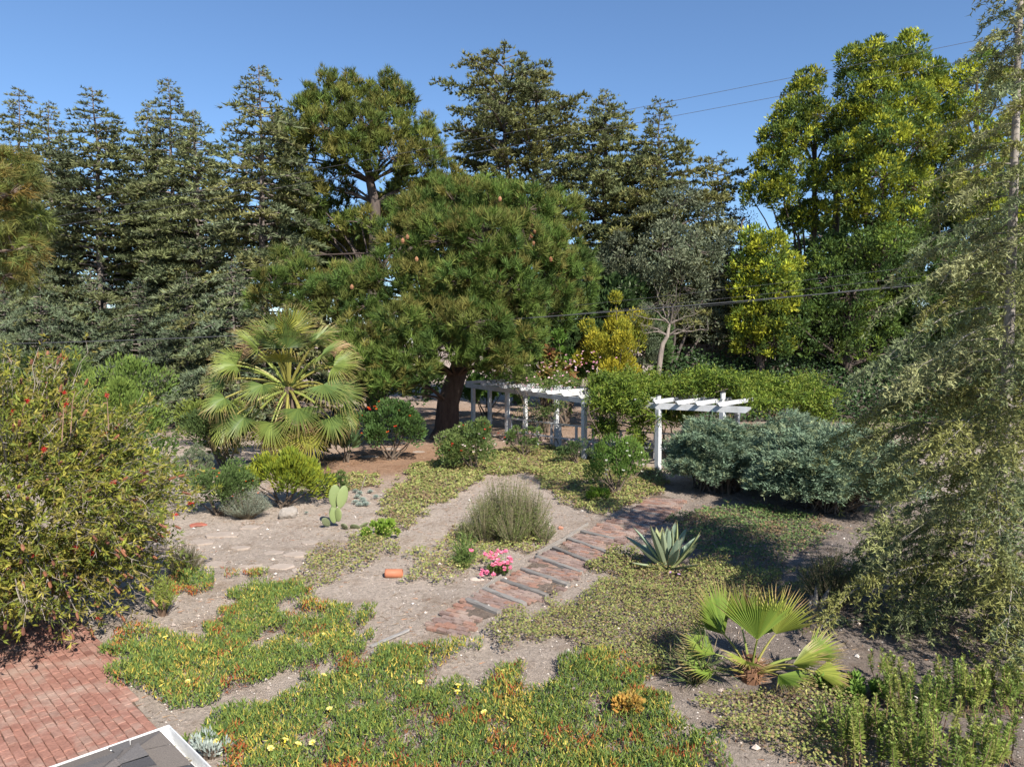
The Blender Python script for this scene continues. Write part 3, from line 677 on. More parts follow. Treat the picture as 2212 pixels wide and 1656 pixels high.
wd, lf = cedar_parts(123, h, 4.6, lambda t: float(np.interp(t, [0, .3, .6, .75, .88, .92, 1], [.75, .9, .95, .8, .40, .22, .22])), 140, ATL, rise=.22, droop=.14, z0=.2, nd=3, pts=.17, wood=(.10, .08, .07), spread=.5, tl=.31, tw=.115)
tree_thing('layered_cedar', 'layered cedar with a lone twisted leader above its sloping crown', 'cedar tree', b, wd, lf)
b = AT(1545, 700, 50); b[2] = 0; h = place_top(1545, 338, 50)
wd, lf = cedar_parts(124, h, 3.3, lambda t: float(np.interp(t, [0, .3, .6, .8, .93, 1], [.9, .9, .7, .6, .62, .3])), 100, ATL, rise=.18, droop=.12, z0=.2, nd=3, pts=.17, wood=(.10, .08, .07), spread=.5, tl=.31, tw=.115)
tree_thing('layered_cedar', 'smallest flat layered cedar next to the gap of open sky', 'cedar tree', b, wd, lf)
b = AT(1030, 700, 53); b[2] = 0; h = place_top(1030, 330, 53)
wd, lf = cedar_parts(125, h, 4.4, p_mid, 90, ATL, rise=.18, droop=.18, z0=.2, nd=3, pts=.18, wood=(.10, .08, .07), spread=.5, tl=.31, tw=.115)
tree_thing('layered_cedar', 'lower cedar filling the space left of the flat-topped one', 'cedar tree', b, wd, lf)

# ---------------------------------------------------------------- pines
PINE = [(.085, .135, .028), (.11, .155, .032), (.07, .115, .028), (.135, .155, .038), (.16, .15, .04)]
PINE2 = [(.095, .115, .024), (.12, .128, .028), (.075, .10, .024), (.135, .125, .032), (.08, .115, .026)]
D = 46
cls = [cl(x, y, D+dd, r) for x, y, r, dd in [(672, 240, 36, 0), (640, 280, 36, 1), (730, 230, 36, -1), (775, 225, 34, 1), (830, 240, 38, 0), (868, 232, 32, 1), (700, 280, 48, -2), (780, 280, 54, -2), (850, 290, 50, -1), (905, 305, 42, 0),
        (640, 310, 38, 0), (690, 325, 46, -1), (760, 330, 52, -2), (840, 340, 52, -2), (910, 350, 46, -1), (955, 385, 36, 0), (618, 350, 34, 2), (650, 390, 40, 1), (720, 385, 36, 0), (880, 400, 40, 1), (970, 430, 38, 1), (915, 445, 40, 1),
        (645, 455, 42, 1), (720, 470, 42, 2), (760, 520, 40, 2), (690, 535, 45, 2), (640, 520, 38, 3), (1005, 405, 32, 1), (830, 460, 42, 2), (1020, 440, 30, 1), (600, 395, 34, 1), (605, 445, 36, 1), (665, 415, 40, -1), (935, 410, 40, -1), (735, 425, 34, 1), (880, 470, 42, 0), (780, 480, 38, -1), (700, 495, 44, 0), (590, 500, 36, 2), (960, 470, 36, 1), (585, 330, 24, 1), (940, 330, 30, 0)]]
spires = [cl(x, y, D, r) for x, y, r in [(702, 168, 11), (703, 188, 14), (722, 185, 14), (722, 205, 16), (755, 168, 10), (757, 185, 13), (762, 203, 17), (775, 192, 12), (800, 190, 9), (802, 208, 14), (833, 170, 10), (834, 190, 14), (845, 178, 10), (848, 195, 14), (862, 208, 14), (668, 205, 12), (672, 220, 16), (640, 240, 13), (612, 275, 14), (606, 290, 14), (885, 225, 12), (925, 270, 12), (690, 215, 14), (745, 205, 12), (818, 210, 12), (880, 205, 10)]]
b = AT(812, 700, D); b[2] = 0
tp = [b, b+[.1, 0, 4], b+[-.1, 0, 8], AT(810, 440, D), AT(800, 395, D), AT(790, 330, D), AT(780, 250, D)]
wd, lf = clump_tree(201, b, cls, tp, .55, st_pine, .85, PINE2, (.095, .075, .065), L=.42, Wd=.055, k=10, rsub=.62, up=.9)
w2, l2 = clump_tree(202, b, spires, tp[:3]+[AT(780, 250, D)], .02, st_pine, 1.6, PINE2, (.08, .065, .055), L=.36, Wd=.05, k=9, rsub=.34, squash=2.2, up=1.6, lim=False)
lf.V += l2.V; lf.C += l2.C; lf.T += [f+lf.n for f in l2.T]; lf.n += l2.n
tree_thing('pine_tree', 'dark bushy pine with spiky top and forked grey limbs behind', 'pine tree', b, wd, lf)

D = 33
cls = [cl(x, y, D+dd, r) for x, y, r, dd in [(905, 460, 62, 1), (985, 440, 58, 0), (1060, 450, 62, 0), (1140, 455, 60, 0), (1205, 465, 50, 1), (880, 520, 65, 0), (960, 520, 75, -2), (1050, 530, 80, -3), (1140, 535, 78, -2), (1215, 545, 58, 0),
        (1235, 605, 50, 1), (1180, 610, 70, -1), (1090, 620, 80, -3), (1000, 610, 75, -3), (910, 600, 62, -2), (840, 590, 50, -1), (780, 600, 45, -1), (715, 610, 45, 0), (650, 600, 42, 1), (590, 610, 36, 1), (625, 560, 26, 2), (575, 650, 30, 2), (650, 640, 38, 1),
        (720, 655, 45, 0), (790, 660, 50, -1), (860, 670, 55, -2), (940, 690, 62, -3), (1020, 700, 70, -4), (1100, 700, 65, -3), (1180, 680, 55, -1), (1230, 655, 42, 1), (820, 740, 52, -3), (780, 715, 40, -2), (890, 760, 50, -4), (960, 745, 50, -4), (830, 800, 42, -4), (870, 830, 30, -4),
        (1060, 750, 50, -4), (1110, 760, 40, -3), (1080, 795, 32, -3), (1040, 790, 30, -3), (790, 800, 34, -3), (760, 690, 40, 0), (800, 780, 50, -4), (850, 815, 42, -4), (905, 800, 42, -4), (755, 755, 40, -3), (820, 848, 24, -4), (1095, 785, 36, -3), (1135, 735, 42, -3), (870, 700, 50, -4), (980, 470, 60, 2), (1100, 480, 60, 3)]]
b = G(962, 918); b[1] = 33.5; b[0] = PXW(962-1106, 33.5); b[2] = -.05
tp = [b, b+[.05, 0, .5], AT(968, 870, 33.4), AT(985, 815, 33.2), AT(1003, 760, 33), AT(1020, 690, 33), AT(1030, 600, 33), AT(1040, 500, 33)]
wd, lf = clump_tree(211, b, cls, tp, .66, st_pine, .92, PINE, (.065, .048, .04), L=.40, Wd=.036, k=17, rsub=.56, up=.6)
rg = np.random.default_rng(212); cones = MB()
for px, py in [(1150, 490), (1155, 500), (1148, 510), (1152, 525), (870, 520), (880, 512), (1110, 545), (1030, 560), (760, 620), (900, 560), (1190, 560), (1080, 430)]:
    q = AT(px, py, D-3.2)-b; cones.tube([q+[0, 0, .12], q+[0, 0, .07], q, q-[0, 0, .08], q-[0, 0, .11]], [.01, .06, .085, .055, .005], 7, pick(rg, [(.22, .10, .05), (.26, .13, .07)], 1)[0])
t_ = tree_thing('pine_tree', 'big round-headed green pine with thick leaning trunk beside the pergola', 'pine tree', b, wd, lf)
cones.build('cones', M_TWIG, t_)['kind'] = 'stuff'
# long-needled pine reaching in at the left edge
D = 21
cls = [cl(x, y, D+dd, r) for x, y, r, dd in [(-60, 380, 80, 0), (10, 360, 50, 0), (20, 420, 55, -1), (-30, 470, 80, 0), (50, 470, 42, 0), (30, 540, 48, -1), (-40, 560, 70, 0), (10, 595, 42, 0), (60, 520, 30, 0)]]
b = AT(-190, 700, D); b[2] = 0
wd, lf = clump_tree(221, b, cls, [b, AT(-190, 600, D), AT(-170, 450, D), AT(-150, 330, D)], .3, st_pine, 1.0, [(.13, .135, .035), (.10, .12, .035), (.16, .14, .04), (.19, .13, .035), (.11, .13, .03)], (.12, .09, .07), L=.36, Wd=.020, k=20, rsub=.42, up=-.35)
tree_thing('pine_tree', 'long-needled yellowish pine branches hanging in at the left edge', 'pine tree', b, wd, lf)

# ---------------------------------------------------------------- grey-green olive-like trees and shrubs behind the pergola
OLV = [(.115, .135, .080), (.135, .15, .09), (.09, .11, .068), (.15, .165, .10)]
D = 45
cls = [cl(x, y, D+dd, r) for x, y, r, dd in [(1400, 480, 50, 1), (1460, 450, 55, 0), (1520, 470, 50, 1), (1350, 560, 55, 0), (1430, 545, 65, -2), (1500, 540, 62, -2), (1555, 520, 45, 1), (1310, 600, 45, 1), (1390, 620, 60, -1), (1470, 620, 65, -1), (1545, 600, 55, 1), (1580, 650, 50, 2), (1500, 680, 55, 1), (1330, 660, 45, 1), (1390, 700, 50, 1), (1460, 720, 50, 1), (1530, 715, 50, 1), (1330, 725, 45, 1)]]
b = AT(1450, 700, D); b[2] = 0
wd, lf = clump_tree(301, b, cls, [b, b+[0, 0, 2], AT(1450, 600, D), AT(1450, 500, D)], .3, st_leaf, .42, OLV, (.09, .075, .065), L=.26, Wd=.115, k=44, rsub=.55, up=.3)
tree_thing('olive_tree', 'dense dull grey-green tree behind the yellow shrub', 'tree', b, wd, lf, M_LEAF)
cls = [cl(x, y, D+dd, r) for x, y, r, dd in [(1590, 500, 42, 3), (1620, 545, 40, 3), (1570, 580, 45, 2), (1630, 600, 40, 2), (1610, 470, 25, 3)]]
b = AT(1600, 700, 47); b[2] = 0
wd, lf = clump_tree(302, b, cls, [b, b+[0, 0, 3], AT(1600, 520, 44)], .15, st_leaf, .45, [(.06, .065, .05), (.08, .075, .06)], (.10, .085, .08), L=.2, Wd=.06, k=22, rsub=.55, up=.5)
tree_thing('twiggy_tree', 'thin twiggy dark tree in the gap beside the lime-green trees', 'tree', b, wd, lf, M_LEAF)

# ---------------------------------------------------------------- lime-green trees on the right
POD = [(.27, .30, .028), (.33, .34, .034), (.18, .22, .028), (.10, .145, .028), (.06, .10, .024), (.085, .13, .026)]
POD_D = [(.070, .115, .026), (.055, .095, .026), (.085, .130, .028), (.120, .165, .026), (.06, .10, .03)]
def pod(seed, px, D, cl_px, label, cols, dens=1.0):
    cls = [cl(x, y, D+dd, r) for x, y, r, dd in cl_px]; b = AT(px, 700, D); b[2] = 0
    ytop = min(c[1] for c in cl_px)
    tp = [b, b+[.1, 0, 3], b+[-.1, 0, 6], AT(px, ytop+180, D), AT(px, ytop+30, D)]
    wd, lf = clump_tree(seed, b, cls, tp, .32, st_leaf, dens*1.0, cols, (.07, .055, .045), L=.26, Wd=.105, k=50, rsub=.43, up=1.0, squash=.95)
    return tree_thing('lime_green_tree', label, 'tree', b, wd, lf, M_LEAF)
pod(311, 1760, 47, [(1745, 180, 28, 0), (1735, 215, 38, 0), (1700, 250, 30, 0), (1765, 250, 36, -1), (1680, 300, 34, 0), (1725, 300, 40, -1), (1790, 300, 30, 1), (1665, 350, 34, 0), (1710, 365, 38, -1), (1645, 405, 34, 0), (1690, 420, 40, -1), (1760, 400, 30, 1), (1625, 430, 18, 0), (1760, 470, 38, 0), (1720, 480, 36, 0)],
    'slim lime-green tree with open crown next to the gap of sky', POD)
pod(312, 1910, 46, [(1840, 130, 26, 0), (1885, 115, 30, 0), (1965, 105, 30, 0), (1925, 150, 45, -1), (1985, 165, 45, 0), (2030, 205, 36, 0), (1850, 185, 38, 0), (1890, 220, 50, -2), (1960, 235, 55, -2), (2025, 260, 40, 0), (1840, 260, 40, -1), (1905, 300, 55, -3), (1975, 315, 55, -2), (1840, 340, 50, -2), (1800, 380, 40, -1), (1900, 380, 52, -3), (1960, 400, 48, -1),
    (1830, 430, 48, -2), (1880, 460, 50, -2), (1950, 480, 48, -1), (2020, 350, 45, 1)], 'tallest broad lime-green tree right of the slim one', POD, 1.0)
pod(313, 2110, 45, [(2075, 170, 34, 1), (2120, 150, 38, 1), (2160, 200, 45, 1), (2080, 240, 40, 0), (2110, 300, 50, -1), (2170, 300, 55, 0), (2060, 320, 36, 0), (2100, 380, 50, -1), (2180, 400, 55, 0), (2060, 420, 42, 0), (2120, 470, 50, -1), (2200, 500, 55, 0), (2230, 250, 50, 1)], 'green tree behind the near cedar at the right edge', POD, .6)
pod(314, 1640, 44, [(1630, 520, 30, 0), (1660, 540, 36, -1), (1615, 575, 36, 0), (1665, 590, 42, -1), (1620, 630, 40, 0), (1680, 640, 45, -1), (1610, 690, 32, 0), (1660, 690, 38, -1), (1700, 580, 34, 0), (1620, 742, 34, 0), (1672, 745, 36, -1)], 'low lime-green bushy tree at the left foot of the slim one', POD)
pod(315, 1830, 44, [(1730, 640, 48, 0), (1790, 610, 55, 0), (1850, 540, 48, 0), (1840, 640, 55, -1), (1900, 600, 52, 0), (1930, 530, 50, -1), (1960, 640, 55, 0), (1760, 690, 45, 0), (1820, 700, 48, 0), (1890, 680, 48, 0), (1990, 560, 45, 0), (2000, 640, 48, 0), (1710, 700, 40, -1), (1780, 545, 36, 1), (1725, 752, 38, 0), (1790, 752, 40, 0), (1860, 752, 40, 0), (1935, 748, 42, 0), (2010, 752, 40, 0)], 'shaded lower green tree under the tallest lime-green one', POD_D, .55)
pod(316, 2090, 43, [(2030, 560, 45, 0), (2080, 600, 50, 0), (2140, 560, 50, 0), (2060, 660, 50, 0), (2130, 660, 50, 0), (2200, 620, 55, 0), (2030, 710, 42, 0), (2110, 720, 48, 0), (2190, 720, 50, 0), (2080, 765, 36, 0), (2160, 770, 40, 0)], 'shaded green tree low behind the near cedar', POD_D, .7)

# feather palm half hidden between the lime-green trees
b = AT(1800, 700, 49); b[2] = 0
t_ = thing('feather_palm', 'feather palm half hidden between the two lime-green trees', 'palm tree', b)
m = MB(); ht = AT(1800, 270, 49)[2]; m.tube([(0, 0, 0), (0, 0, ht*.5), (0, 0, ht)], [.3, .24, .22], 8, (.12, .10, .085)); m.build('trunk', M_BARK, t_)
rg = np.random.default_rng(331); m = MB(); s = np.linspace(0, 1, 14)
R = np.stack([3.4*s, 0*s, 1.5*s-2.4*s*s], 1); m.tube(R, .04*(1-s*.8), 4, (.10, .11, .05))
for sg in (-1, 1):
    u = rg.uniform(.12, 1, 70); P = np.stack([np.interp(u, s, R[:, k]) for k in range(3)], 1); D_ = np.stack([np.full(70, .6), np.full(70, sg*.8), rg.uniform(-.5, .0, 70)], 1)
    m.leaves(P, D_, .55*(1.1-u*.6), .05, pick(rg, [(.07, .10, .05), (.09, .12, .055)], 70), rg)
fm = m.mesh('frond', M_LEAF)
for k in range(22): child('frond', fm, t_, (0, 0, ht), (rg.normal(0, .2), -rg.uniform(-.5, .7), k*2.4), (1, 1, 1))

# ---------------------------------------------------------------- near cedar at the right edge
ND = [(.17, .185, .07), (.195, .205, .08), (.14, .16, .07), (.185, .185, .06), (.22, .225, .105), (.155, .185, .09)]
b = GH(2150, 1372); h = 13.2
def near_cedar(seed):
    r = np.random.default_rng(seed); wd = MB(); lf = MB(); n = 16; t = np.linspace(0, 1, n)
    P = np.stack([.06*np.sin(t*7)*t, .05*np.cos(t*5)*t, t*h], 1); wd.tube(P, np.maximum(.105*(1-t)**.75, .01), 10, (.30, .265, .23))
    nb = 205
    for k in range(nb):
        tz = .03+.96*((k+r.random())/nb)**1.12; q = np.array([np.interp(tz, t, P[:, c]) for c in range(3)])
        L = float(np.interp(tz, [0, .06, .2, .39, .5, .6, .75, 1], [2.1, 2.75, 2.55, 1.95, 1.35, .9, .55, .15]))*r.uniform(.6, 1.1)+.08
        az = k*2.39996+r.normal(0, .3); ax = np.array([math.cos(az), math.sin(az), 0]); sx = np.array([-ax[1], ax[0], 0])
        if ax[0] > .5 and r.random() < .45: continue
        m = 7; s = np.linspace(0, 1, m); ri, dr = r.uniform(.05, .28), r.uniform(.32, .62)
        B = q+L*s[:, None]*ax+(L*r.normal(0, .12)*s**2)[:, None]*sx+np.array([0, 0, 1])*(L*(ri*s-dr*s**2))[:, None]+r.normal(0, .03, (m, 3))*s[:, None]
        B[:, 2] = np.maximum(B[:, 2], .12)
        wd.tube(B, np.maximum((.006+.0055*L)*(1-s*.9), .003), 4, np.array([.25, .225, .195])*r.uniform(.7, 1.1))
        nbl = max(5, int(L/.062)); ss = r.uniform(.08, 1, nbl)**.9; sg = np.where(np.arange(nbl) % 2, 1, -1)
        B0 = np.stack([np.interp(ss, s, B[:, c]) for c in range(3)], 1)
        ll = .30*L*(1-.55*ss)*r.uniform(.35, 1.15, nbl)+.14; ang = r.uniform(.35, 1.15, nbl)*sg
        bd = np.cos(ang)[:, None]*ax+np.sin(ang)[:, None]*sx+np.array([0, 0, 1])*r.normal(-.12, .18, nbl)[:, None]
        hang = r.uniform(.4, 1.1, nbl)
        wd.needles(B0, bd-np.array([0, 0, .4])*hang[:, None], ll*.9, .012, np.tile([.20, .175, .15], (nbl, 1)), r)
        cnt = np.maximum(3, (ll/.0215).astype(int)); idx = np.repeat(np.arange(nbl), cnt); u = r.random(len(idx))
        PP = B0[idx]+bd[idx]*(ll[idx]*u)[:, None]-np.array([0, 0, 1])*(hang[idx]*ll[idx]*u*u)[:, None]+r.normal(0, .022, (len(idx), 3))
        PP = np.repeat(PP, 3, 0); mm = len(PP)
        cc = pick(r, ND, 1, .12)[0]
        D_ = rdirs(r, mm)+np.repeat(unit(bd[idx]), 3, 0)*.45+[0, 0, .1]
        lf.needles(PP, D_, r.uniform(.048, .095, mm), .021, np.clip(cc*r.normal(1, .2, (mm, 1)), .004, 1), r)
    return wd, lf
wd, lf = near_cedar(401)
print('near cedar tris', sum(len(x) for x in lf.T))
tree_thing('cedar_tree', 'tall near cedar with slim pale trunk and drooping branches at right', 'cedar tree', b, wd, lf)

rg = np.random.default_rng(451)
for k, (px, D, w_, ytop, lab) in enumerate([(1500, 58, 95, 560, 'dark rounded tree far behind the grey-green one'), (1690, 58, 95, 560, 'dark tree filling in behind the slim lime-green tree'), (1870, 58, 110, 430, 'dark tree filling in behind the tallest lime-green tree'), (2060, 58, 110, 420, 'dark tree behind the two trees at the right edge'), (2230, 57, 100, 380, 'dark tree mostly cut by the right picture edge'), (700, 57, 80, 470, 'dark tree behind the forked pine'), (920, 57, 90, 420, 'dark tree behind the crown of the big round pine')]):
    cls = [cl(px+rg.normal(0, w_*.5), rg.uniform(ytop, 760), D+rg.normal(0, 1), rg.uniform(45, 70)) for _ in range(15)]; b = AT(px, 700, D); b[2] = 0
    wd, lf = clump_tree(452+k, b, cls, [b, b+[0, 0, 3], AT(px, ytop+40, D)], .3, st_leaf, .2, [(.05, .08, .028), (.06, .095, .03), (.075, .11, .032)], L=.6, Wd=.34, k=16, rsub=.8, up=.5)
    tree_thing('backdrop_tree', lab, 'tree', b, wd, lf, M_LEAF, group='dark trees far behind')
# ---------------------------------------------------------------- shrub makers
def shrub_parts(seed, rx, ry, h, n, L, Wd, cols, up=.5, lumps=14, rl=.38, leafs='leaf', stem=(.11, .085, .065), nst=7, low=0.0, droop=0.0, fill=.35, tw=0):
    """leafy dome: lumps of leaves over the surface, stems inside"""
    r = np.random.default_rng(seed); wd = MB(); lf = MB()
    d = rdirs(r, lumps*3); d = d[d[:, 2] > -.25+low][:lumps]
    cz = h*.45; ext = np.array([rx, ry, h*.55])
    cs = np.array([0, 0, cz])+d*ext*r.uniform(.42, .98, (len(d), 1)); cs = np.concatenate([cs, [[0, 0, cz]]])
    rs = rl*min(rx, ry, h*.7)*r.uniform(.6, 1.25, len(cs))
    for c in cs[::max(1, len(cs)//nst)]:
        limb(wd, (r.normal(0, .06*rx), r.normal(0, .06*ry), -.03), c, .02+.012*h, .008, r, n=5, col=stem)
    which = r.integers(0, len(cs), n); dd = unit(rdirs(r, n)+[0, 0, .2]); rad = rs[which][:, None]*r.uniform(fill, 1.05, (n, 1))**.5
    P = cs[which]+dd*rad; P[:, 2] = np.maximum(P[:, 2], .02)
    lump_col = pick(r, cols, len(cs), .1); C = np.clip(lump_col[which]*.5+pick(r, cols, n, .15)*.5, .004, 1)
    out = unit(P-[0, 0, cz*.6])
    D = dd*.6+out*.5+rdirs(r, n)*.5+[0, 0, up]; 
    if leafs == 'leaf': lf.leaves(P, D, 1.3*L*r.uniform(.6, 1.25, n), 1.45*Wd*r.uniform(.7, 1.2, n), C, r)
    else: lf.needles(P, D, L*r.uniform(.6, 1.25, n), Wd, C, r)
    for k in range(tw):
        a = P[r.integers(n)]; limb(wd, a*.55, a*1.04, .008, .003, r, n=4, col=np.array(stem)*1.8)
    return wd, lf
def shrub(name, label, cat, p, seed, rx, ry, h, n, L, Wd, cols, mat=None, flowers=None, group=None, **kw):
    wd, lf = shrub_parts(seed, rx, ry, h, n, L, Wd, cols, **kw)
    t_ = tree_thing(name, label, cat, p, wd, lf, mat or M_LEAF, trunk='stems', crown='foliage', barkm=M_TWIG, group=group)
    if flowers:
        r = np.random.default_rng(seed+9); nf, sz, fc = flowers; m = MB(); d = rdirs(r, nf*3); d = d[(d[:, 2] > -.1) & (d[:, 1] < .35)][:nf]
        P = np.array([0, 0, h*.45])+d*np.array([rx, ry, h*.55])*r.uniform(.92, 1.04, (len(d), 1))
        blossoms(m, r, P, sz, fc); f = m.build('blossoms', M_PETAL, t_); f['kind'] = 'stuff'
    return t_
def blossoms(m, r, P, sz, fc, k=6):
    n = len(P); Q = np.repeat(P, k, 0); th = np.tile(np.arange(k)*2*math.pi/k, n); 
    D = np.stack([np.cos(th), np.sin(th)*.8-.35, .45+.3*np.sin(th)], 1)+r.normal(0, .2, (n*k, 3))
    m.leaves(Q, D, sz*r.uniform(.8, 1.2, n*k), sz*.75, np.repeat(pick(r, fc, n, .1), k, 0), r)
def spike_bush(seed, rx, ry, h, n, cols, nl=16, L=.03, Wd=.008, curve=.3, start=.3, stem=(.16, .13, .09), base=.25, stalk=.004):
    """many upright stems fanning from the ground, clothed in small narrow leaves"""
    r = np.random.default_rng(seed); wd = MB(); lf = MB()
    a = r.uniform(0, 6.28, n); q = np.sqrt(r.random(n))
    tip = np.stack([np.cos(a)*q*rx, np.sin(a)*q*ry, h*(1-.55*q**2.2)*r.uniform(.72, 1.08, n)*(1+.16*np.sin(a*3+seed)*q+.12*np.sin(a*5+q*9))], 1); b0 = np.stack([np.cos(a)*q*rx*base, np.sin(a)*q*ry*base, np.zeros(n)], 1)
    mid_ = b0*.5+tip*.5+np.stack([np.zeros(n), np.zeros(n), h*curve*.25*q], 1)
    u = np.tile(np.linspace(start, 1, nl), n); idx = np.repeat(np.arange(n), nl); u = np.clip(u+r.normal(0, .02, len(u)), 0, 1)[:, None]
    P = b0[idx]*(1-u)**2+2*mid_[idx]*u*(1-u)+tip[idx]*u*u; T = unit(2*(1-u)*(mid_[idx]-b0[idx])+2*u*(tip[idx]-mid_[idx]))
    sc_ = pick(r, cols, n, .14)[idx]
    lf.needles(P, T*.8+rdirs(r, len(P))*.75, L*r.uniform(.7, 1.3, len(P)), Wd, np.clip(sc_*r.normal(1, .14, (len(P), 1)), .004, 1), r)
    for k in range(0, n, 2):
        v = np.linspace(0, .97, 5)[:, None]; wd.tube(b0[k]*(1-v)**2+2*mid_[k]*v*(1-v)+tip[k]*v*v, [stalk*1.6, stalk*1.3, stalk, stalk*.8, stalk*.4], 3, np.array(stem)*r.uniform(.8, 1.3))
    return wd, lf
def spike_shrub(name, label, cat, p, *a, mat=None, group=None, **kw):
    wd, lf = spike_bush(*a, **kw); return tree_thing(name, label, cat, p, wd, lf, mat or M_LEAF, trunk='stems', crown='foliage', barkm=M_TWIG, group=group)
def ground_at(px, py, D=None):
    if D is None: return GH(px, py)
    p = AT(px, 760, D); p[2] = 0; return p

# ---------------------------------------------------------------- bottlebrush bush at the left
def bottlebrush():
    r = np.random.default_rng(501); wd = MB(); lf = MB(); br = MB(); fl = MB()
    c = np.array([-8.1, 11.35, 0.]); t_ = thing('bottlebrush_bush', 'huge olive-green bottlebrush bush with red flowers over the brick patio', 'bush', c)
    E = np.array([2.45, 3.2, 2.75]); cz = 1.85
    for k in range(9):
        d = unit(np.array([math.cos(k*.7), math.sin(k*.7), 1.2])); limb(wd, (r.normal(0, .2), r.normal(0, .2), -.05), d*E*.55+[0, 0, .3], .08, .02, r, n=6, col=(.15, .12, .10))
    n = 1750; d = rdirs(r, n*6); d = d[(d[:, 2] > -.60) & (d[:, 1] < .55) & (d[:, 0] > -.85)][:n]; n = len(d)
    lump = 1+.10*np.sin(d[:, 0]*7+1)*np.sin(d[:, 2]*8)+.08*np.sin(d[:, 0]*15+d[:, 2]*11)+.05*np.sin(d[:, 0]*23-d[:, 2]*19)
    tip = np.array([0, 0, cz])+d*E*np.array([1, 1, .88])*(lump*r.uniform(.66, 1.04, n))[:, None]
    tip[:, 2] = np.maximum(tip[:, 2], .45+.3*r.random(n))
    LC = [(.19, .205, .032), (.24, .24, .038), (.14, .165, .032), (.28, .25, .05), (.11, .14, .03), (.21, .18, .05)]
    ni = 9000; di = rdirs(r, ni*3); di = di[(di[:, 1] < .6) & (di[:, 2] > -.7)][:ni]; ni = len(di); Pi = np.array([0, 0, cz])+di*E*r.uniform(.45, .78, (ni, 1)); lf.leaves(Pi, rdirs(r, ni), .16, .05, pick(r, LC, ni, .2), r)
    for k in range(n):
        root = np.array([0, 0, cz*.7]); a = root+(tip[k]-root)*r.uniform(.66, .8); s = np.linspace(0, 1, 4)
        B = a+(tip[k]-a)*s[:, None]+r.normal(0, .05, (4, 3))*s[:, None]+np.array([0, 0, 1])*((.10*s-.26*s**2) if d[k, 2] < .55 else .08*s-.12*s**2)[:, None]
        gc = np.array([.24, .205, .17])*r.uniform(.6, 1.25)
        wd.tube(B, np.linspace(.009, .003, 4), 3, gc); ax = unit(B[-1]-B[0])
        ns = 5; s0 = r.uniform(.05, .98, ns); Q = np.stack([np.interp(s0, s, B[:, j]) for j in range(3)], 1); dv = unit(ax+rdirs(r, ns)*.95); ln = r.uniform(.14, .34, ns)
        wd.needles(Q, dv, ln, .010, np.tile(gc, (ns, 1)), r)
        m = 9*ns; i_ = np.repeat(np.arange(ns), 9); u = r.uniform(.3, 1.05, m); P = Q[i_]+dv[i_]*(ln[i_]*u)[:, None]
        cc = pick(r, LC, ns, .12)[i_]
        lf.leaves(P, dv[i_]*.55+rdirs(r, m)*.8+[0, 0, .12], r.uniform(.065, .125, m), r.uniform(.020, .032, m), np.clip(cc*r.normal(1, .2, (m, 1)), .004, 1), r, fold=.1)
        front = d[k, 1] < .25
        if front and r.random() < (.42 if d[k, 2] < .0 else .20):        # spent brown brush
            e = B[-1]; dv = unit(ax+[0, 0, -.5 if d[k, 2] < .2 else .1]); L_ = r.uniform(.09, .16); col = pick(r, [(.20, .085, .045), (.24, .11, .065), (.16, .07, .045)], 1)[0]
            br.tube(e+dv*L_*np.array([0, .12, .5, .9, 1])[:, None], [.006, .018, .022, .018, .004], 5, col)
            m = 20; u = r.random((m, 1)); br.needles(e+dv*L_*u, rdirs(r, m), .036, .009, np.clip(col*r.normal(1.1, .25, (m, 1)), .01, 1), r)
        if front and r.random() < .04:        # red flower brush
            e = B[-1]; m = 40; u = r.random((m, 1))*.08
            fl.needles(e+ax*u, rdirs(r, m)+ax*.2, .05, .011, pick(r, [(.50, .03, .03), (.40, .02, .025), (.55, .06, .04)], m, .1), r)
    for k in range(14):                                                      # long shoots above the crown
        q = np.array([r.uniform(-.3, 1)*E[0]*.8, -r.uniform(.0, 1.6), cz+E[2]*.60]); e = q+[r.normal(.15, .12), r.normal(0, .08), r.uniform(.15, .4)]
        wd.tube([q-[0, 0, .3], (q+e)/2, e], [.009, .006, .003], 3, (.24, .15, .11)); m = 16; u = r.uniform(.3, 1, (m, 1)); lf.leaves(q+(e-q)*u, rdirs(r, m)+[0, 0, .6], .07, .018, pick(r, LC+[(.24, .12, .08)]*3, m), r)
        if k % 3 == 0: fl.needles(np.tile(e, (40, 1))-(e-q)*r.random((40, 1))*.13, rdirs(r, 40), .05, .011, pick(r, [(.50, .03, .03), (.42, .02, .025)], 40, .1), r)
    wd.build('stems', M_TWIG, t_); lf.build('foliage', M_LEAF, t_); tag(br.build('seed_brushes', M_TWIG, t_), kind='stuff'); tag(fl.build('flower_brushes', M_PETAL, t_), kind='stuff')
bottlebrush()

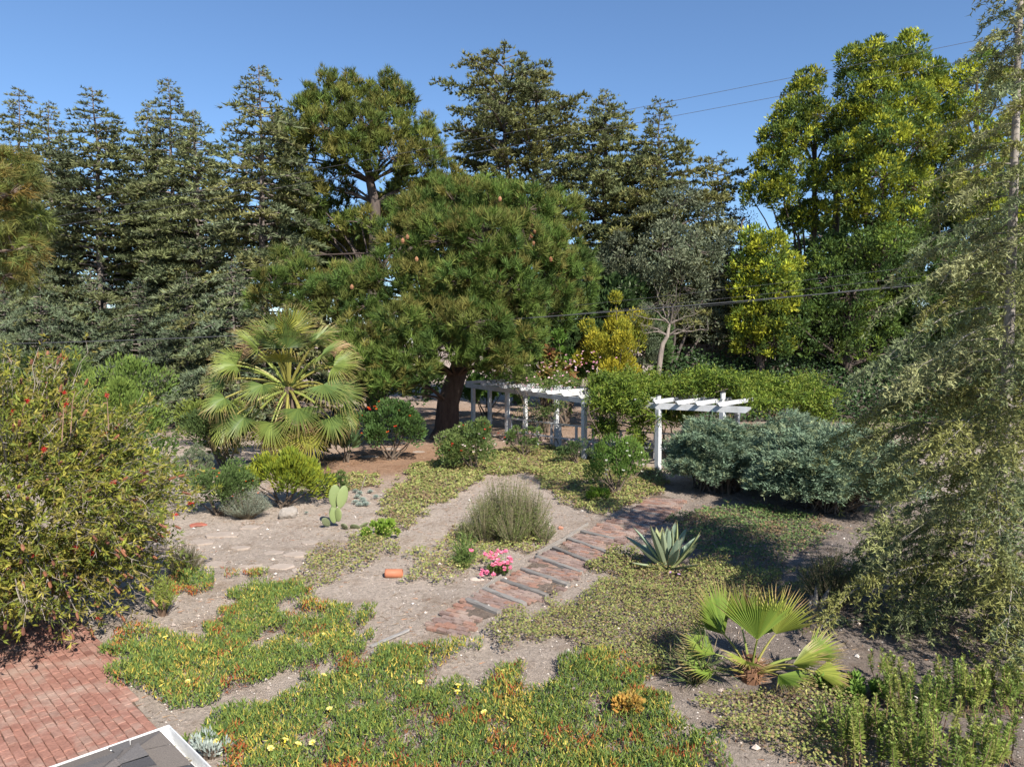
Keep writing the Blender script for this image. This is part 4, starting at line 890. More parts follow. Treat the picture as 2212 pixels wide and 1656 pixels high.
# ---------------------------------------------------------------- blue junipers in front of the pergola
def juniper(seed, p, rx, ry, h, n, cols, label):
    r = np.random.default_rng(seed); wd = MB(); lf = MB()
    d = rdirs(r, n*3); d = d[(d[:, 2] > -.22)][:n]; n = len(d)
    lum = 1+.16*np.sin(d[:, 0]*6+seed)*np.sin(d[:, 2]*7+d[:, 1]*4)+.10*np.sin(d[:, 0]*13+d[:, 1]*11+seed*2)
    tip = np.array([0, 0, h*.42])+d*np.array([rx, ry, h*.56])*(lum*r.uniform(.70, 1.04, n))[:, None]; tip[:, 2] = np.maximum(tip[:, 2], .05)
    for k in range(0, n, 8): limb(wd, (r.normal(0, .25), r.normal(0, .25), -.02), tip[k]*.92, .035, .006, r, sag=.08, n=6, col=(.13, .10, .08))
    m = 46; flat = unit(d*np.array([1, 1, .25])+r.normal(0, .25, (n, 3))+[.25, 0, .18]); sx = unit(np.cross(flat, [0, 0, 1.]))
    u = r.random((n, m)); w_ = r.normal(0, 1, (n, m))*(1-u*.8)*.11
    P = tip[:, None]+flat[:, None]*((u-.75)*.60)[..., None]+sx[:, None]*w_[..., None]+np.array([0, 0, 1])*(-.16*(u**2)+.03*r.normal(size=(n, m)))[..., None]
    D_ = flat[:, None]*.9+sx[:, None]*(np.sign(w_)*.55)[..., None]+r.normal(0, .35, (n, m, 3))+[0, 0, .12]
    C = np.clip(np.repeat(pick(r, cols, n, .13), m, 0)*r.normal(1, .18, (n*m, 1)), .004, 1)
    lf.needles(P.reshape(-1, 3), D_.reshape(-1, 3), r.uniform(.07, .15, n*m), .034, C, r)
    dead = r.integers(0, n, 14)
    for k in dead: lf.needles(tip[k]+r.normal(0, .07, (40, 3)), rdirs(r, 40), .1, .02, pick(r, [(.20, .11, .07)], 40), r)
    return tree_thing('juniper_bush', label, 'juniper', p, wd, lf, M_NEEDLE, trunk='stems', crown='foliage', barkm=M_TWIG, group='junipers in front of the pergola')
JUN = [(.15, .21, .13), (.175, .23, .148), (.12, .175, .112), (.195, .23, .125), (.14, .195, .13)]
juniper(601, ground_at(1552, 0, 21.9), 1.45, 1.55, 2.2, 2000, JUN, 'round blue-green juniper right beside the near pergola post')
juniper(602, ground_at(1800, 0, 19.4), 2.15, 2.0, 2.3, 2300, JUN, 'wide blue-green juniper between the round one and the near cedar')
juniper(603, ground_at(1705, 0, 22.6), 1.75, 1.5, 2.3, 1000, JUN, 'blue-green juniper mound behind the gap between the front two')
juniper(604, ground_at(1795, 0, 24.5), 1.5, 1.2, 1.5, 450, [(.10, .125, .040), (.085, .11, .038)], 'yellow-green juniper behind the blue ones')

# ---------------------------------------------------------------- shrubs, left and middle
G1 = [(.075, .120, .030), (.095, .145, .035), (.060, .100, .028)]
shrub('bright_shrub', 'bright green leafy shrub behind the bottlebrush', 'shrub', ground_at(228, 0, 24), 701, 2.1, 1.6, 4.2, 6500, .13, .05, [(.115, .165, .035), (.14, .19, .04), (.09, .14, .033)], lumps=22, up=.9)
shrub('low_shrub', 'low mid-green shrub at the left edge under the cedars', 'shrub', ground_at(40, 0, 27), 702, 3.0, 1.6, 4.3, 4500, .15, .06, [(.09, .13, .035), (.075, .115, .03)], lumps=22)
shrub('dark_shrub', 'green bushy shrub between the bottlebrush and the dirt track', 'shrub', ground_at(300, 0, 19), 703, 1.0, .9, 2.4, 3000, .10, .04, G1, lumps=16)
shrub('yellow_green_shrub', 'yellow-green loose shrub left of the big fan palm', 'shrub', ground_at(450, 0, 31), 704, 1.5, 1.1, 2.4, 2600, .13, .055, [(.16, .185, .035), (.13, .16, .035), (.10, .14, .03)], lumps=16)
shrub('thicket_shrub', 'dark shrub filling the space under the fan palm fronds on the left', 'shrub', ground_at(480, 0, 26), 705, 1.7, 1.3, 2.2, 4200, .12, .05, [(.055, .085, .028), (.07, .10, .03)], lumps=18)
shrub('thicket_shrub', 'dark shrub around the foot of the fan palm', 'shrub', ground_at(640, 0, 27.2), 706, 1.9, 1.0, 1.7, 3600, .13, .05, [(.055, .09, .028), (.065, .10, .03)], lumps=18)
shrub('grey_shrub', 'thin grey-green shrub at the edge of the dirt track', 'shrub', ground_at(415, 0, 23.5), 707, .55, .5, 1.15, 1300, .08, .025, [(.12, .14, .085), (.10, .125, .07)], lumps=10, up=1.2)
shrub('red_flowered_shrub', 'dark glossy shrub with a few red flowers under the big pine', 'shrub', ground_at(840, 0, 27.5), 708, 1.35, 1.1, 2.35, 5600, .10, .05, [(.042, .082, .022), (.055, .10, .026), (.07, .115, .03)], M_GLOSS, flowers=(16, .07, [(.5, .03, .02), (.55, .10, .02)]), lumps=22)
shrub('broad_leaved_plant', 'clump of long dark strap leaves between palm and red-flowered shrub', 'plant', ground_at(748, 0, 27), 709, .8, .6, 1.4, 260, .5, .11, [(.05, .085, .035), (.065, .10, .04)], M_GLOSS, lumps=5, up=1.0)
shrub('red_berried_bush', 'round glossy bush with red flowers at the left pergola posts', 'bush', ground_at(1022, 0, 25.4), 710, 1.25, 1.1, 1.65, 6500, .075, .04, [(.060, .095, .028), (.08, .12, .032), (.11, .14, .04)], M_GLOSS, flowers=(34, .05, [(.5, .03, .02), (.6, .5, .45), (.45, .05, .03)]), lumps=20)
shrub('orange_flowered_shrub', 'dark green shrub with small orange flowers next to the bottlebrush', 'shrub', ground_at(465, 0, 18.6), 711, 1.0, .85, 1.25, 6500, .06, .032, [(.065, .105, .030), (.08, .125, .035), (.09, .12, .045)], flowers=(26, .035, [(.6, .14, .03), (.5, .48, .35)]), lumps=20)
shrub('golden_bush', 'bright yellow-green layered bush in front of the fan palm', 'bush', ground_at(610, 0, 19.6), 712, 1.08, .9, 1.5, 5200, .13, .034, [(.21, .24, .022), (.25, .26, .025), (.15, .19, .022), (.10, .14, .022)], M_GLOSS, lumps=20, up=.7)
shrub('shrubby_weed', 'small leafy shrub right of the golden bush', 'shrub', ground_at(700, 0, 21), 713, .7, .6, .75, 1600, .07, .035, [(.08, .12, .035), (.10, .14, .04)], lumps=12)
spike_shrub('lavender_bush', 'silvery grey-green lavender bush by the pale boulder', 'bush', GH(532, 1118), 714, .68, .6, .78, 700, [(.20, .225, .165), (.17, .20, .145), (.24, .26, .20)], nl=20, L=.035, Wd=.010)
spike_shrub('olive_heath', 'small olive-brown heath bush at the right edge of the bottlebrush', 'bush', GH(398, 1238), 715, .42, .38, .62, 520, [(.12, .125, .05), (.10, .11, .05), (.16, .13, .08)], nl=18, L=.028, Wd=.009)
def merge(A, B, off, sc_=1.0):
    for V, C_ in zip(B.V, B.C): A.V.append(V*sc_+np.array(off)); A.C.append(C_)
    A.T += [f+A.n for f in B.T]; A.Q += [f+A.n for f in B.Q]; A.n += B.n
ROS = [(.135, .165, .048), (.115, .145, .045), (.16, .175, .06), (.22, .20, .11), (.10, .14, .04)]
wd, lf = MB(), MB()
for k_, (ox, oy, rx_, h_, n_) in enumerate([(0, 0, .72, 1.55, 700), (-.55, -.25, .55, 1.05, 420), (.5, -.1, .6, 1.3, 480), (.1, -.5, .55, .95, 380), (-.3, .4, .6, 1.25, 300), (.85, -.35, .3, .6, 130), (-.95, -.3, .3, .55, 120)]):
    w2, l2 = spike_bush(716+k_, rx_, rx_*.9, h_, int(n_*.8), ROS[k_ % 3:]+ROS[:2], nl=18, L=.05, Wd=.012, start=.2, stem=(.22, .18, .12)); merge(wd, w2, (ox, oy, 0)); merge(lf, l2, (ox, oy, 0))
tree_thing('rosemary_bush', 'big ragged olive rosemary bush beside the brick path', 'bush', GH(1097, 1160), wd, lf, M_LEAF, trunk='stems', crown='foliage', barkm=M_TWIG)
shrub('bright_herb', 'bright green leafy herb below the prickly pear', 'herb', GH(820, 1163), 717, .50, .42, .36, 1900, .05, .03, [(.17, .27, .035), (.14, .23, .035), (.22, .29, .05)], lumps=14, flowers=(30, .02, [(.6, .55, .2)]))
shrub('bright_herb', 'light green twiggy shrub in front of the pergola middle', 'shrub', GH(1335, 1068), 718, .85, .7, 1.75, 4200, .085, .03, [(.085, .15, .028), (.11, .18, .032), (.07, .13, .03), (.15, .22, .05)], lumps=18, up=.8, tw=30, flowers=(14, .05, [(.55, .55, .45)]))
shrub('lime_sprig', 'lime-green sprig just left of the twiggy shrub', 'shrub', GH(1288, 1082), 719, .35, .3, .5, 800, .07, .03, [(.17, .26, .03), (.14, .22, .03)], lumps=8)
shrub('rose_bush', 'loose rose bush around the white post in the middle', 'bush', GH(1245, 1002), 720, .8, .5, .95, 1300, .065, .035, [(.075, .115, .04), (.09, .13, .045), (.06, .095, .04)], lumps=14, tw=24, flowers=(6, .05, [(.62, .45, .48)]))
shrub('rose_bush', 'straggly rose bush with a leaning stem left of the middle post', 'bush', GH(1130, 985), 721, .9, .45, 1.3, 1100, .075, .04, [(.085, .135, .04), (.11, .16, .045)], lumps=14, tw=26, flowers=(7, .05, [(.62, .45, .48)]))
spike_shrub('dark_heath', 'dark green heath bush in the shade left of the near cedar', 'bush', GH(1792, 1312), 722, .62, .6, 1.05, 520, [(.06, .085, .032), (.08, .10, .035), (.11, .11, .06)], nl=20, L=.035, Wd=.010)
spike_shrub('strap_grass', 'tuft of green strap grass left of the pink flowers', 'grass', GH(1003, 1222), 723, .27, .22, .66, 110, [(.10, .16, .04), (.13, .18, .05)], nl=7, L=.16, Wd=.016, start=.05, stem=(.10, .15, .04), stalk=.005)
spike_shrub('fern_stalks', 'yellow-green feathery stalks at the lower right rim of the bottlebrush', 'plant', GH(352, 1330), 724, .26, .22, .75, 70, [(.20, .24, .05), (.17, .21, .045)], nl=26, L=.05, Wd=.014, start=.45, stem=(.15, .10, .07))
t_ = shrub('pink_geranium', 'low plant with clusters of pink flowers beside the brick path', 'flower', GH(1072, 1235), 725, .46, .34, .20, 1500, .045, .035, [(.13, .165, .045), (.10, .14, .04)], lumps=10)
r_ = np.random.default_rng(726); m = MB()
heads = [(1075, 1190), (1083, 1192), (1060, 1194), (1070, 1200), (1056, 1202), (1048, 1197), (1092, 1190), (1063, 1205), (1075, 1208), (1100, 1205), (1088, 1215), (1080, 1218), (1096, 1214), (1105, 1210), (1072, 1216), (1065, 1220), (1103, 1225), (1090, 1228), (1042, 1232), (1052, 1236), (1040, 1240), (1066, 1240), (1018, 1188)]
for px, py in heads:
    q = AT(px, py, t_.location[1]+.05-max(0, py-1188)*.0085)-np.array(t_.location); n_ = 12; P = q+rdirs(r_, n_)*.03; blossoms(m, r_, P, .034, [(.72, .22, .34), (.78, .32, .42), (.66, .16, .28)], 4)
    m.tube([q, q*[1, 1, .4]], [.003, .003], 3, (.13, .16, .05))
tag(m.build('blossoms', M_PETAL, t_), kind='stuff')
# shrubs behind the pergola
shrub('yellow_shrub', 'tall golden-yellow shrub behind the pergola', 'shrub', ground_at(1330, 0, 37), 731, 2.0, 1.5, 7.5, 11000, .14, .05, [(.32, .28, .028), (.37, .31, .03), (.22, .23, .03), (.13, .17, .03), (.28, .26, .03)], lumps=32, rl=.36, up=.6, low=.05)
shrub('grey_olive_shrub', 'pale grey-green shrub behind the right of the yellow one', 'shrub', ground_at(1385, 0, 39), 732, 1.3, 1.1, 7.4, 4200, .12, .045, [(.12, .145, .085), (.10, .125, .07)], lumps=22, low=.1)
shrub('drooping_shrub', 'shrub with long drooping red and yellow leaves beside the pine', 'shrub', ground_at(1180, 0, 36), 733, .95, .9, 5.4, 1500, .42, .10, [(.16, .18, .03), (.20, .19, .03), (.10, .14, .03), (.24, .07, .04)], M_GLOSS, lumps=18, up=-.9)
shrub('bright_vine_shrub', 'bright green broad-leaved shrub between pine and yellow shrub', 'shrub', ground_at(1225, 0, 38.5), 734, 1.3, 1.1, 5.9, 3600, .20, .13, [(.095, .175, .03), (.12, .21, .035), (.07, .13, .028)], M_GLOSS, lumps=22)
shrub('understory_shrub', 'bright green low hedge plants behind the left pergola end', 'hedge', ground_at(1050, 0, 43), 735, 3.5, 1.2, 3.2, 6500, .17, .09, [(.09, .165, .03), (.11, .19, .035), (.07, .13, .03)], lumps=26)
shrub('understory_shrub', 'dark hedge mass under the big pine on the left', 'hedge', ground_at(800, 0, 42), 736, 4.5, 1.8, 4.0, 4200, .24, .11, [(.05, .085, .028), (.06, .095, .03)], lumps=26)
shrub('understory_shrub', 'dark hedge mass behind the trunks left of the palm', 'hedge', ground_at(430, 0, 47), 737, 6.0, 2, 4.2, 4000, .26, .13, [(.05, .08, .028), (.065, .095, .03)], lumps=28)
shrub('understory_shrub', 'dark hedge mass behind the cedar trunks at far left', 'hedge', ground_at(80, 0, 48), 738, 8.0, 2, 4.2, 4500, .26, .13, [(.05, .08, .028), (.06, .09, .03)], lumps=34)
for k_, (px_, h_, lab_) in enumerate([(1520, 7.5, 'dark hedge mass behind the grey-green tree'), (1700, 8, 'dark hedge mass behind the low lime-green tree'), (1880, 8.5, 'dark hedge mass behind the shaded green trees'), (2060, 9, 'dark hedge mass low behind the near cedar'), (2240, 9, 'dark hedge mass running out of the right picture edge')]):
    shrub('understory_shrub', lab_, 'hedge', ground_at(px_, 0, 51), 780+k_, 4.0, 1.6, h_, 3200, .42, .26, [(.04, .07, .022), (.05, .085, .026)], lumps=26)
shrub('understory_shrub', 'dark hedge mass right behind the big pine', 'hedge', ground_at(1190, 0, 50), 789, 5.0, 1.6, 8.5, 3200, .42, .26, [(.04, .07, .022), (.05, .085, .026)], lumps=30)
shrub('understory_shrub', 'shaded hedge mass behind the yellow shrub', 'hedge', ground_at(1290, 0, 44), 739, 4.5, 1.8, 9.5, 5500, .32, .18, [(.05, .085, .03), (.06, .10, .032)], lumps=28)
# small tree with twisted bare trunk
b = ground_at(1415, 0, 36.5); rg = np.random.default_rng(741); wd = MB(); lf = MB()
T = [AT(1412, 790, 36.5)-b, AT(1428, 760, 36.5)-b, AT(1432, 742, 36.4)-b, AT(1442, 725, 36.4)-b, AT(1446, 700, 36.4)-b]; T[0][2] = -.05
T = [np.array([T[1][0]*.2, 0, -.05])]+T[:]; T[1][2] = max(T[1][2], .8)
wd.tube(T, [.17, .15, .14, .12, .10, .07], 8, (.24, .20, .17))
for px, py in [(1480, 690), (1500, 705), (1470, 665), (1440, 650), (1405, 665), (1385, 700), (1390, 720), (1420, 640), (1460, 640), (1530, 712), (1500, 680), (1370, 680)]:
    e = AT(px, py, 36.4+rg.normal(0, .5))-b; B = limb(wd, T[-1-(py > 690)], e, .06, .012, rg, sag=.05, n=6, col=(.16, .135, .115), wob=.12)
    for k in range(9):
        q = B[rg.integers(2, 6)]; f = q+rdirs(rg, 1)[0]*.5+[0, 0, .25]; limb(wd, q, f, .012, .004, rg, n=4, col=(.16, .135, .115), wob=.12)
        lf.leaves(f+rg.normal(0, .12, (9, 3)), rdirs(rg, 9), .10, .04, pick(rg, [(.15, .16, .05), (.12, .14, .06)], 9), rg)
tree_thing('gnarled_tree', 'small gnarled tree with twisted pale trunk and sparse leaves', 'tree', b, wd, lf, M_LEAF)

# ---------------------------------------------------------------- vines on the pergola
def vine_mass(seed, boxes, cols, L, Wd, hang, stems=True, compound=False):
    r = np.random.default_rng(seed); lf = MB(); wd = MB()
    for (x0, y0), (x1, y1), wdt, z0, z1, n, bump in boxes:
        A = np.array([x0, y0]); B = np.array([x1, y1]); d = unit(B-A); s = np.array([-d[1], d[0]])
        t = r.random(n); q = r.uniform(-1, 1, n)*wdt; xy = A+(B-A)*t[:, None]+s*q[:, None]
        hz = z0+(z1-z0)*(.25+.75*vnoise(xy[:, 0]*1.0, xy[:, 1]*1.0, .7, seed))*(1-.35*(q/wdt)**2)
        z = hz*r.uniform(.0, 1, n)**.18+z0*(1-1)*0; z = z0+(hz-z0)*r.random(n)**.35
        P = np.c_[xy, z]; ci = pick(r, cols, n, .14)
        D_ = rdirs(r, n)*.8+[0, -.1, .25]
        if compound:                                          # feathery leaf: rachis with paired leaflets
            k = 5; u = np.tile(np.linspace(.15, 1, k), n); idx = np.repeat(np.arange(n), k); Dn = unit(D_)
            sxv = perp(Dn, r); sg = np.tile(np.where(np.arange(k) % 2, 1, -1), n)[:, None]
            rl_ = .26; PP = P[idx]+Dn[idx]*(u*rl_)[:, None]-np.array([0, 0, 1])*(.10*u*u)[:, None]
            lf.leaves(PP, Dn[idx]*.5+sxv[idx]*sg+r.normal(0, .15, (len(idx), 3)), L, Wd, np.clip(ci[idx]*r.normal(1, .12, (len(idx), 1)), .004, 1), r)
        else: lf.leaves(P, D_, L*r.uniform(.7, 1.2, n), Wd, ci, r)
        if stems:
            for k in range(14):
                a = P[r.integers(n)]; limb(wd, a, a+[r.normal(0, .4), r.normal(0, .3), -r.uniform(.1, .4)], .015, .008, r, n=4, col=(.14, .11, .09))
    return wd, lf
WIS = [(.120, .170, .022), (.150, .200, .028), (.090, .140, .022), (.180, .215, .035), (.075, .12, .022)]
bx = [((3.4, 28.0), (8.3, 25.2), .75, 2.5, 3.75, 1900, 0), ((3.4, 29.4), (9.6, 27.6), 1.5, 2.35, 3.75, 3400, 0), ((4.5, 27.6), (10.8, 28.2), 1.6, 2.4, 3.65, 2300, 0), ((3.3, 28.0), (5.0, 26.1), .65, 1.7, 3.3, 1100, 0), ((3.1, 26.85), (4.85, 25.2), .42, 1.75, 3.7, 900, 0), ((3.2, 26.9), (3.9, 26.2), .3, .9, 2.2, 230, 0), ((4.4, 25.9), (4.7, 25.6), .25, .5, 2.2, 170, 0), ((8.0, 26.4), (12.2, 28.2), 1.4, 2.1, 3.35, 2200, 0), ((4.9, 27.2), (7.4, 28.3), .5, 1.2, 2.5, 600, 0), ((5.15, 25.1), (5.3, 25.3), .12, 1.7, 2.35, 60, 0), ((11.2, 27.6), (12.6, 28.0), .5, 1.4, 2.5, 350, 0)]
wd, lf = vine_mass(751, bx, WIS, .14, .052, 0, compound=True); rg = np.random.default_rng(752); wst = []
for (x, y) in [(3.4, 26.7), (4.6, 27.2), (6.2, 28.0), (7.7, 30.4), (4.4, 30.2)]:           # twisting stems
    for k in range(3):
        s = np.linspace(0, 1, 10); P = np.stack([x+.12*np.sin(s*9+k*2)+s*rg.normal(0, .5), y+.12*np.cos(s*9+k*2)+s*rg.normal(0, .3), s*2.5], 1); ws = MB(); ws.tube(P, .035*(1-.5*s), 5, (.13, .10, .08)); wst.append(ws)
for k in range(90):                                          # loose shoots breaking the outline
    q = np.array([rg.uniform(2.9, 11.8), 0, rg.uniform(2.7, 3.2)]); q[1] = 27.4+rg.uniform(-1.6, 1.4)+abs(q[0]-6)*.1; dv = unit(np.array([rg.normal(0, .6), rg.normal(-.2, .5), rg.uniform(.2, 1.0)])); ln = rg.uniform(.4, .95); s = np.linspace(0, 1, 5)
    P = q+dv*ln*s[:, None]-np.array([0, 0, .35])*(ln*s**2)[:, None]; wd.tube(P, np.linspace(.007, .003, 5), 3, (.17, .17, .06)); n_ = 26; u = rg.random(n_); PP = np.stack([np.interp(u, s, P[:, c_]) for c_ in range(3)], 1)+rg.normal(0, .05, (n_, 3)); lf.leaves(PP, rdirs(rg, n_)+[0, 0, -.2], .13, .045, pick(rg, WIS, n_, .14), rg)
pods = MB()
for k in range(70):
    q = np.array([rg.uniform(2.9, 11.5), 0, rg.uniform(1.7, 2.9)]); q[1] = 26.6+abs(q[0]-5)*.15+rg.uniform(-.9, .3); pods.tube([q, q-[0, 0, .12], q-[0, 0, .24]], [.012, .018, .006], 4, pick(rg, [(.24, .24, .06), (.28, .24, .09)], 1)[0])
t_ = tree_thing('wisteria_vine', 'big bright green wisteria covering the right half of the pergola roof', 'vine', (0, 0, 0), wd, lf, M_LEAF, trunk='twigs', crown='foliage', barkm=M_TWIG)
tag([c for c in t_.children if c.name.startswith('twigs')][0], kind='stuff')
for ws in wst: ws.build('stem', M_TWIG, t_)
tag(pods.build('seed_pods', M_LEAF, t_), kind='stuff')
RO = [(.085, .125, .035), (.11, .155, .04), (.065, .105, .03), (.13, .16, .045)]
bx = [((-.6, 34.4), (2.6, 30.2), 1.0, 2.4, 3.5, 3000, 0), ((.2, 34.0), (2.4, 30.8), .9, 2.3, 3.8, 2200, 0), ((1.2, 31.2), (2.2, 29.4), .5, 1.2, 2.5, 900, 0), ((.2, 32.8), (1.4, 31.4), .35, .3, 2.2, 500, 0)]
wd, lf = vine_mass(761, bx, RO, .085, .045, 0); m = MB(); n = 80
t = rg.random(n); P = np.c_[-.7+t*3.6+rg.normal(0, .5, n), 33.6-t*4.2+rg.normal(0, .6, n), rg.uniform(2.5, 3.75, n)]; blossoms(m, rg, P, .062, [(.70, .45, .50), (.75, .55, .58), (.65, .36, .44)], 6)
P = AT(1265, 778, 33)+rg.normal(0, 1, (26, 3))*[.5, .4, .25]; blossoms(m, rg, P, .07, [(.68, .34, .42), (.74, .48, .53)], 6)
for k in range(12): limb(wd, (rg.uniform(0, 2.4), rg.uniform(30.5, 33.5), 0), (rg.uniform(-.3, 2.6), rg.uniform(30, 33.5), 2.7), .02, .01, rg, n=7, col=(.13, .10, .075), wob=.15)
t_ = tree_thing('climbing_rose', 'climbing rose with pale pink flowers over the left half of the pergola', 'vine', (0, 0, 0), wd, lf, M_LEAF, trunk='twigs', crown='foliage', barkm=M_TWIG)
tag([c for c in t_.children if c.name.startswith('twigs')][0], kind='stuff')
tag(m.build('blossoms', M_PETAL, t_), kind='stuff')

# ---------------------------------------------------------------- ivy bank with a board fence on top
bank = MB(); nxb, nyb = 60, 14; XB = np.linspace(7.5, 42, nxb); TB = np.linspace(0, 1, nyb)
gxv, gtv = np.meshgrid(XB, TB); yb = 40.8+gtv*5-(gxv-7.5)*.04; zb = -.1+3.8*gtv**1.1*(.8+.35*vnoise(gxv, yb, 2.5, 31))*np.clip((gxv-7.2)/2.5, 0, 1)
i = np.arange(nyb-1)[:, None]*nxb+np.arange(nxb-1)[None]
bank.add(np.stack([gxv, yb, zb], -1), np.stack([i, i+1, i+nxb+1, i+nxb], -1).reshape(-1, 4), (.09, .075, .06)); tag(bank.build('ivy_bank', M_SOIL, smooth=True), kind='structure')
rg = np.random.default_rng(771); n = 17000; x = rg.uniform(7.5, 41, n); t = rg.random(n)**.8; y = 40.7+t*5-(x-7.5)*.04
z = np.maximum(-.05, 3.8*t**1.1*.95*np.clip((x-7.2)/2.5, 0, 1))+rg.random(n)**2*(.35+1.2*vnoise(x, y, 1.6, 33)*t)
lf = MB(); lf.leaves(np.c_[x, y, z], rdirs(rg, n)*.7+[0, -.5, -.2], rg.uniform(.14, .26, n), rg.uniform(.12, .2, n), pick(rg, [(.022, .045, .015), (.032, .060, .018), (.048, .085, .024), (.026, .05, .017)], n, .2), rg, N=rdirs(rg, n)*.6+[0, -.8, .5])  # dark ivy green, deepened further to put the bank's shade into the leaves
tag(lf.build('ivy', M_GLOSS), 'dark ivy, its leaf colour deepened for shade, covering the bank below the lime-green trees', 'ivy', kind='stuff')
fence = thing('board_fence', 'dark weathered board fence on top of the ivy bank', 'fence', (22, 46.6, 3.4))
for k in range(70):
    x = -10.5+k*.30; m = MB(); h_ = 1.25+rg.normal(0, .02); m.box((0, 0, h_/2-.2), (.27, .03, h_), col=np.array([.10, .075, .06])*rg.uniform(.7, 1.3), bev=.004); o = m.build('board', M_TIMBER, fence, loc=(x, -x*.05+rg.normal(0, .008), 0)); o.rotation_euler = (0, 0, -.05)
# sparse weeds on the bare soil behind the junipers
rg = np.random.default_rng(781); P = scatter(rg, [[(1740, 895), (1760, 870), (2010, 880), (2000, 930), (1900, 940), (1830, 920)]], 5.0); lf = MB()
for q in P:
    n = 14; lf.leaves(np.c_[np.tile(q, (n, 1)), np.zeros(n)]+rg.normal(0, .12, (n, 3))*[1, 1, .5]+[0, 0, .12], rdirs(rg, n)+[0, 0, .4], .12, .05, pick(rg, [(.11, .16, .04), (.14, .18, .05)], n), rg)
P = scatter(rg, [[(340, 870), (450, 860), (470, 930), (400, 945), (350, 930)]], 1.5)
for q in P:
    n = 8; lf.leaves(np.c_[np.tile(q, (n, 1)), np.zeros(n)]+rg.normal(0, .1, (n, 3))*[1, 1, .4]+[0, 0, .08], rdirs(rg, n)+[0, 0, .4], .10, .04, pick(rg, [(.11, .15, .04)], n), rg)
tag(lf.build('weeds', M_LEAF), 'sparse green weeds sprouting on the bare soil', 'weeds', kind='stuff')
# ---------------------------------------------------------------- fan palms
def fan_blade(seed, R=1.0, nseg=34, arc=math.radians(255), split=.52, droop=.35, cup=.18, cols=None, brown=.12, stiff=False):
    """one pleated fan leaf in local space: hub at the origin, middle finger along +X, upper side +Z"""
    r = np.random.default_rng(seed); m = MB(); cols = cols or [(.13, .17, .04), (.16, .20, .045)]
    for k in range(nseg):
        a = -arc/2+arc*(k+.5)/nseg; da = arc/nseg/2; c = pick(r, cols, 1, .09)[0]; Lr = R*(.80+.20*math.cos(a*.55))*r.uniform(.93, 1.05)
        def pt(rad, ang, lift): return np.array([math.cos(ang)*rad, math.sin(ang)*rad, lift+cup*rad*abs(math.sin(ang*.5))*1.2])
        rs = [0.02, .28*Lr, split*Lr, .78*Lr, Lr]; dz = [0, -.00, -.03*droop*R, -droop*.30*R*r.uniform(.6, 1.4), -droop*R*r.uniform(.5, 1.5)]
        wv = [1, 1, .96, .36, .03]; V = []; Cc = []
        tw = r.normal(0, .05)
        for q in range(5):
            for sg in (-1, 0, 1):
                V.append(pt(rs[q], a+sg*da*wv[q]+tw*(q > 2)*.6, dz[q]+(.055*wv[q]*rs[q] if sg == 0 else 0)))
                cc = c.copy()
                if sg == 0: cc = cc*1.12
                if q == 4 or (q == 3 and r.random() < brown): cc = np.array([.30, .20, .10])*r.uniform(.7, 1.3)
                elif q == 3: cc = cc*.85+np.array([.26, .19, .03])*.22
                Cc.append(cc)
        F = []
        for q in range(4): F += [[q*3, q*3+3, q*3+4, q*3+1], [q*3+1, q*3+4, q*3+5, q*3+2]]
        m.add(V, np.array(F)[:, ::-1], np.array(Cc))
    return m.mesh('frond', M_GLOSS)
def petiole_mesh(L, col, r0=.035):
    m = MB(); s = np.linspace(0, 1, 7); m.tube(np.stack([-L*(1-s), 0*s, -.12*L*(1-s)**1.5], 1), np.linspace(r0, r0*.55, 7), 5, col); return m.mesh('petiole', M_GLOSS)
def palm(name, label, loc, fronds, blades, pet, trunk, lift):
    """fronds: (azimuth deg, elevation deg of the stalk, stalk length, blade radius, blade pitch deg, roll deg)"""
    t_ = thing(name, label, 'palm tree', loc)
    trunk(t_)
    rg = np.random.default_rng(int(abs(loc[0])*100)+7)
    for k, (az, el, pl, R, pit, roll, *bi) in enumerate(fronds):
        a, e = math.radians(az), math.radians(el); d = np.array([math.cos(a)*math.cos(e), math.sin(a)*math.cos(e), math.sin(e)])
        hub = np.array([0, 0, lift])+d*pl
        rot = Matrix.Rotation(a, 4, 'Z')@Matrix.Rotation(-math.radians(pit), 4, 'Y')@Matrix.Rotation(math.radians(roll), 4, 'X')
        o = child('frond', blades[bi[0] if bi else k % len(blades)], t_, hub, rot.to_euler(), (R, R, R))
        # stalk from the crown centre to the hub, in the frond's own frame
        inv = np.array(rot.to_3x3().inverted()); A = inv@(np.array([0, 0, lift-.15])-hub)/R; m = MB(); s = np.linspace(0, 1, 6)
        P = A*(1-s)[:, None]+np.array([0, 0, 1])*0; bow = inv@np.array([0, 0, 1.])*.10*pl/R
        P = P+bow*(4*s*(1-s))[:, None]; m.tube(P, np.linspace(.040, .016, 6)/R*(pl/1.4+.2), 5, (.26, .24, .06) if k % 3 else (.22, .26, .06))
        m.build('petiole', M_GLOSS, o)
    return t_
BL = [fan_blade(s, arc=math.radians(185), split=.42, cols=c, droop=dr, brown=bw) for s, c, dr, bw in [(1, [(.12, .16, .038), (.15, .19, .045)], .28, .06), (2, [(.095, .14, .038), (.12, .165, .042)], .35, .1), (3, [(.19, .20, .04), (.24, .235, .045)], .40, .18), (4, [(.085, .13, .038), (.11, .15, .042)], .22, .05)]]
